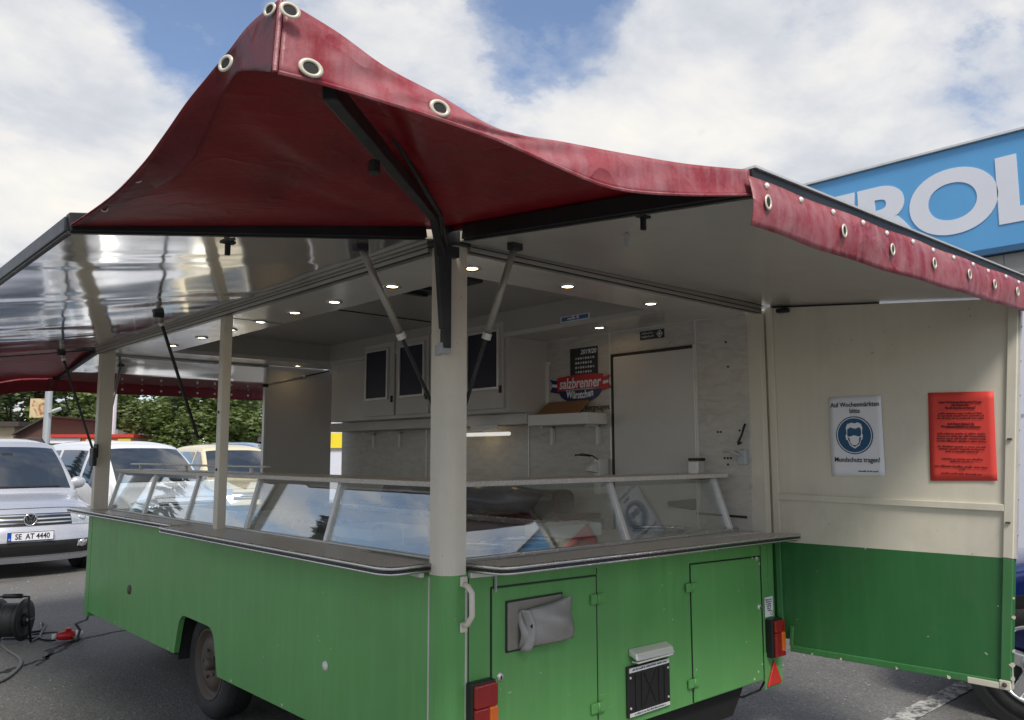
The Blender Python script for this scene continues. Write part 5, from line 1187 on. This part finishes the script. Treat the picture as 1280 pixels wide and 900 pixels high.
# ------------------------------------------------------------------ trees
def broadleaf(label, base, h, rx, n, lm, seed, leaf=.20, group=None, trunk_h=.25, name='broadleaf_tree'):
    rnd_ = random.Random(seed); base = V(base); Tn = empty(name, base, label=label, cat='tree', group=group)
    tb = B(); tb.tube([base, base + V((.05, 0, h * .3)), base + V((.0, .1, h * .62))], [.03 * h, .022 * h, .01 * h], 9)
    cl = []
    for k in range(46):
        a = rnd_.uniform(0, 2 * math.pi); zf = rnd_.uniform(trunk_h, 1); prof = math.sin(math.pi * min(1, max(.05, (zf - trunk_h * .6) / (1.06 - trunk_h * .6)))) ** .6
        rr = rx * prof * rnd_.uniform(.45, .95); c_ = base + V((math.cos(a) * rr, math.sin(a) * rr, h * zf * .94)); cl.append((c_, rnd_.uniform(.16, .30) * rx))
        if k < 16: tb.tube([base + V((0, 0, h * rnd_.uniform(.2, .5))), base.lerp(c_, .6) + V((0, 0, h * .12)), c_], [.011 * h, .007 * h, .002 * h], 6)
    tb.build('trunk', M['bark'], Tn)
    vs, fs_ = [], []
    per = n // len(cl)
    for c_, r_ in cl:
        for _ in range(per):
            d = V((rnd_.gauss(0, 1), rnd_.gauss(0, 1), rnd_.gauss(0, .8))); d.normalize(); q = c_ + d * r_ * (rnd_.random() ** .38)
            n_ = (d * .5 + V((rnd_.uniform(-1, 1), rnd_.uniform(-1, 1), rnd_.uniform(-.2, 1)))).normalized(); u, w_ = perp(n_); s_ = leaf * rnd_.uniform(.6, 1.2)
            k = len(vs); vs += [q - u * s_, q - w_ * s_ * .45, q + u * s_, q + w_ * s_ * .45]; fs_.append((k, k + 1, k + 2, k + 3))
    b_ = B(); b_.v = vs; b_.f = fs_; b_.build('crown', lm, Tn, fix=False, kind='stuff')
    return Tn
def gpos(px, depth): q = at(px, 568, depth); q.z = G; return q
broadleaf('large round broadleaf tree standing beside the brick building', gpos(248, 42), 5.6, 3.5, 22000, M['leaf'], 1, .15, trunk_h=.12)
broadleaf('olive green tree behind the lamp post and brown workshop', gpos(95, 56), 8.2, 3.6, 12000, M['leaf'], 2, .22, trunk_h=.1)
broadleaf('tall tree spreading over the tan shed roof', gpos(10, 58), 7.6, 4.6, 12000, M['leaf_far'], 3, .24, trunk_h=.1)
broadleaf('pale grey green tree far behind the pale pole', gpos(165, 75), 8.6, 4.4, 10000, M['leaf_far'], 4, .26, trunk_h=.08)
broadleaf('bushy tree between the grey container and the pale pole', gpos(125, 64), 6.6, 3.4, 9000, M['leaf'], 5, .22, trunk_h=.05)
broadleaf('distant tree rising beyond the brick building', gpos(330, 80), 8.4, 4.4, 8000, M['leaf_far'], 6, .26, trunk_h=.08)
broadleaf('small tree seen above the white tiled wall in the gap', gpos(424, 45), 6.4, 2.6, 5000, M['leaf'], 8, .18, trunk_h=.1)
broadleaf('tree at the far left edge beyond the tan shed', gpos(-70, 60), 9, 4.8, 8000, M['leaf_far'], 9, .26, trunk_h=.1)
def conifer(label, base, h, r, seed, group=None):
    rnd_ = random.Random(seed); base = V(base); Tn = empty('conifer', base, label=label, cat='tree', group=group)
    B().tube([base, base + V((0, 0, h))], [.025 * h, .01], 8).build('trunk', M['bark'], Tn)
    vs, fs_ = [], []
    for k in range(26):
        zf = .1 + .88 * k / 25; rr = r * (1 - zf) * rnd_.uniform(.75, 1.15) + .1
        for j in range(9):
            a = rnd_.uniform(0, 6.28); L_ = rr * rnd_.uniform(.6, 1.1); z0 = h * zf
            for i in range(14):
                t = (i + 1) / 14; c_ = base + V((math.cos(a) * L_ * t, math.sin(a) * L_ * t, z0 - .25 * L_ * t * t + rnd_.uniform(-.08, .05)))
                u = V((math.cos(a + rnd_.uniform(-.9, .9)), math.sin(a + rnd_.uniform(-.9, .9)), rnd_.uniform(-.4, .1))) * .22; w_ = V((-u.y, u.x, rnd_.uniform(-.1, .1))) * .35
                q = len(vs); vs += [c_ - u, c_ - w_, c_ + u, c_ + w_]; fs_.append((q, q + 1, q + 2, q + 3))
    b_ = B(); b_.v = vs; b_.f = fs_; b_.build('crown', M['needle'], Tn, fix=False, kind='stuff')
for i, (x, y, h_, lab) in enumerate(((-12, 24, 6.5, 'dark conifer reflected in the display glass, beside the taller one'), (-9, 31, 7.5, 'tall dark conifer reflected in the display glass'), (-5.5, 36, 5.5, 'dark conifer reflected small in the far display glass'))):
    conifer(lab, (x, y, G), h_, h_ * .23, 20 + i)
bpy.context.view_layer.update()
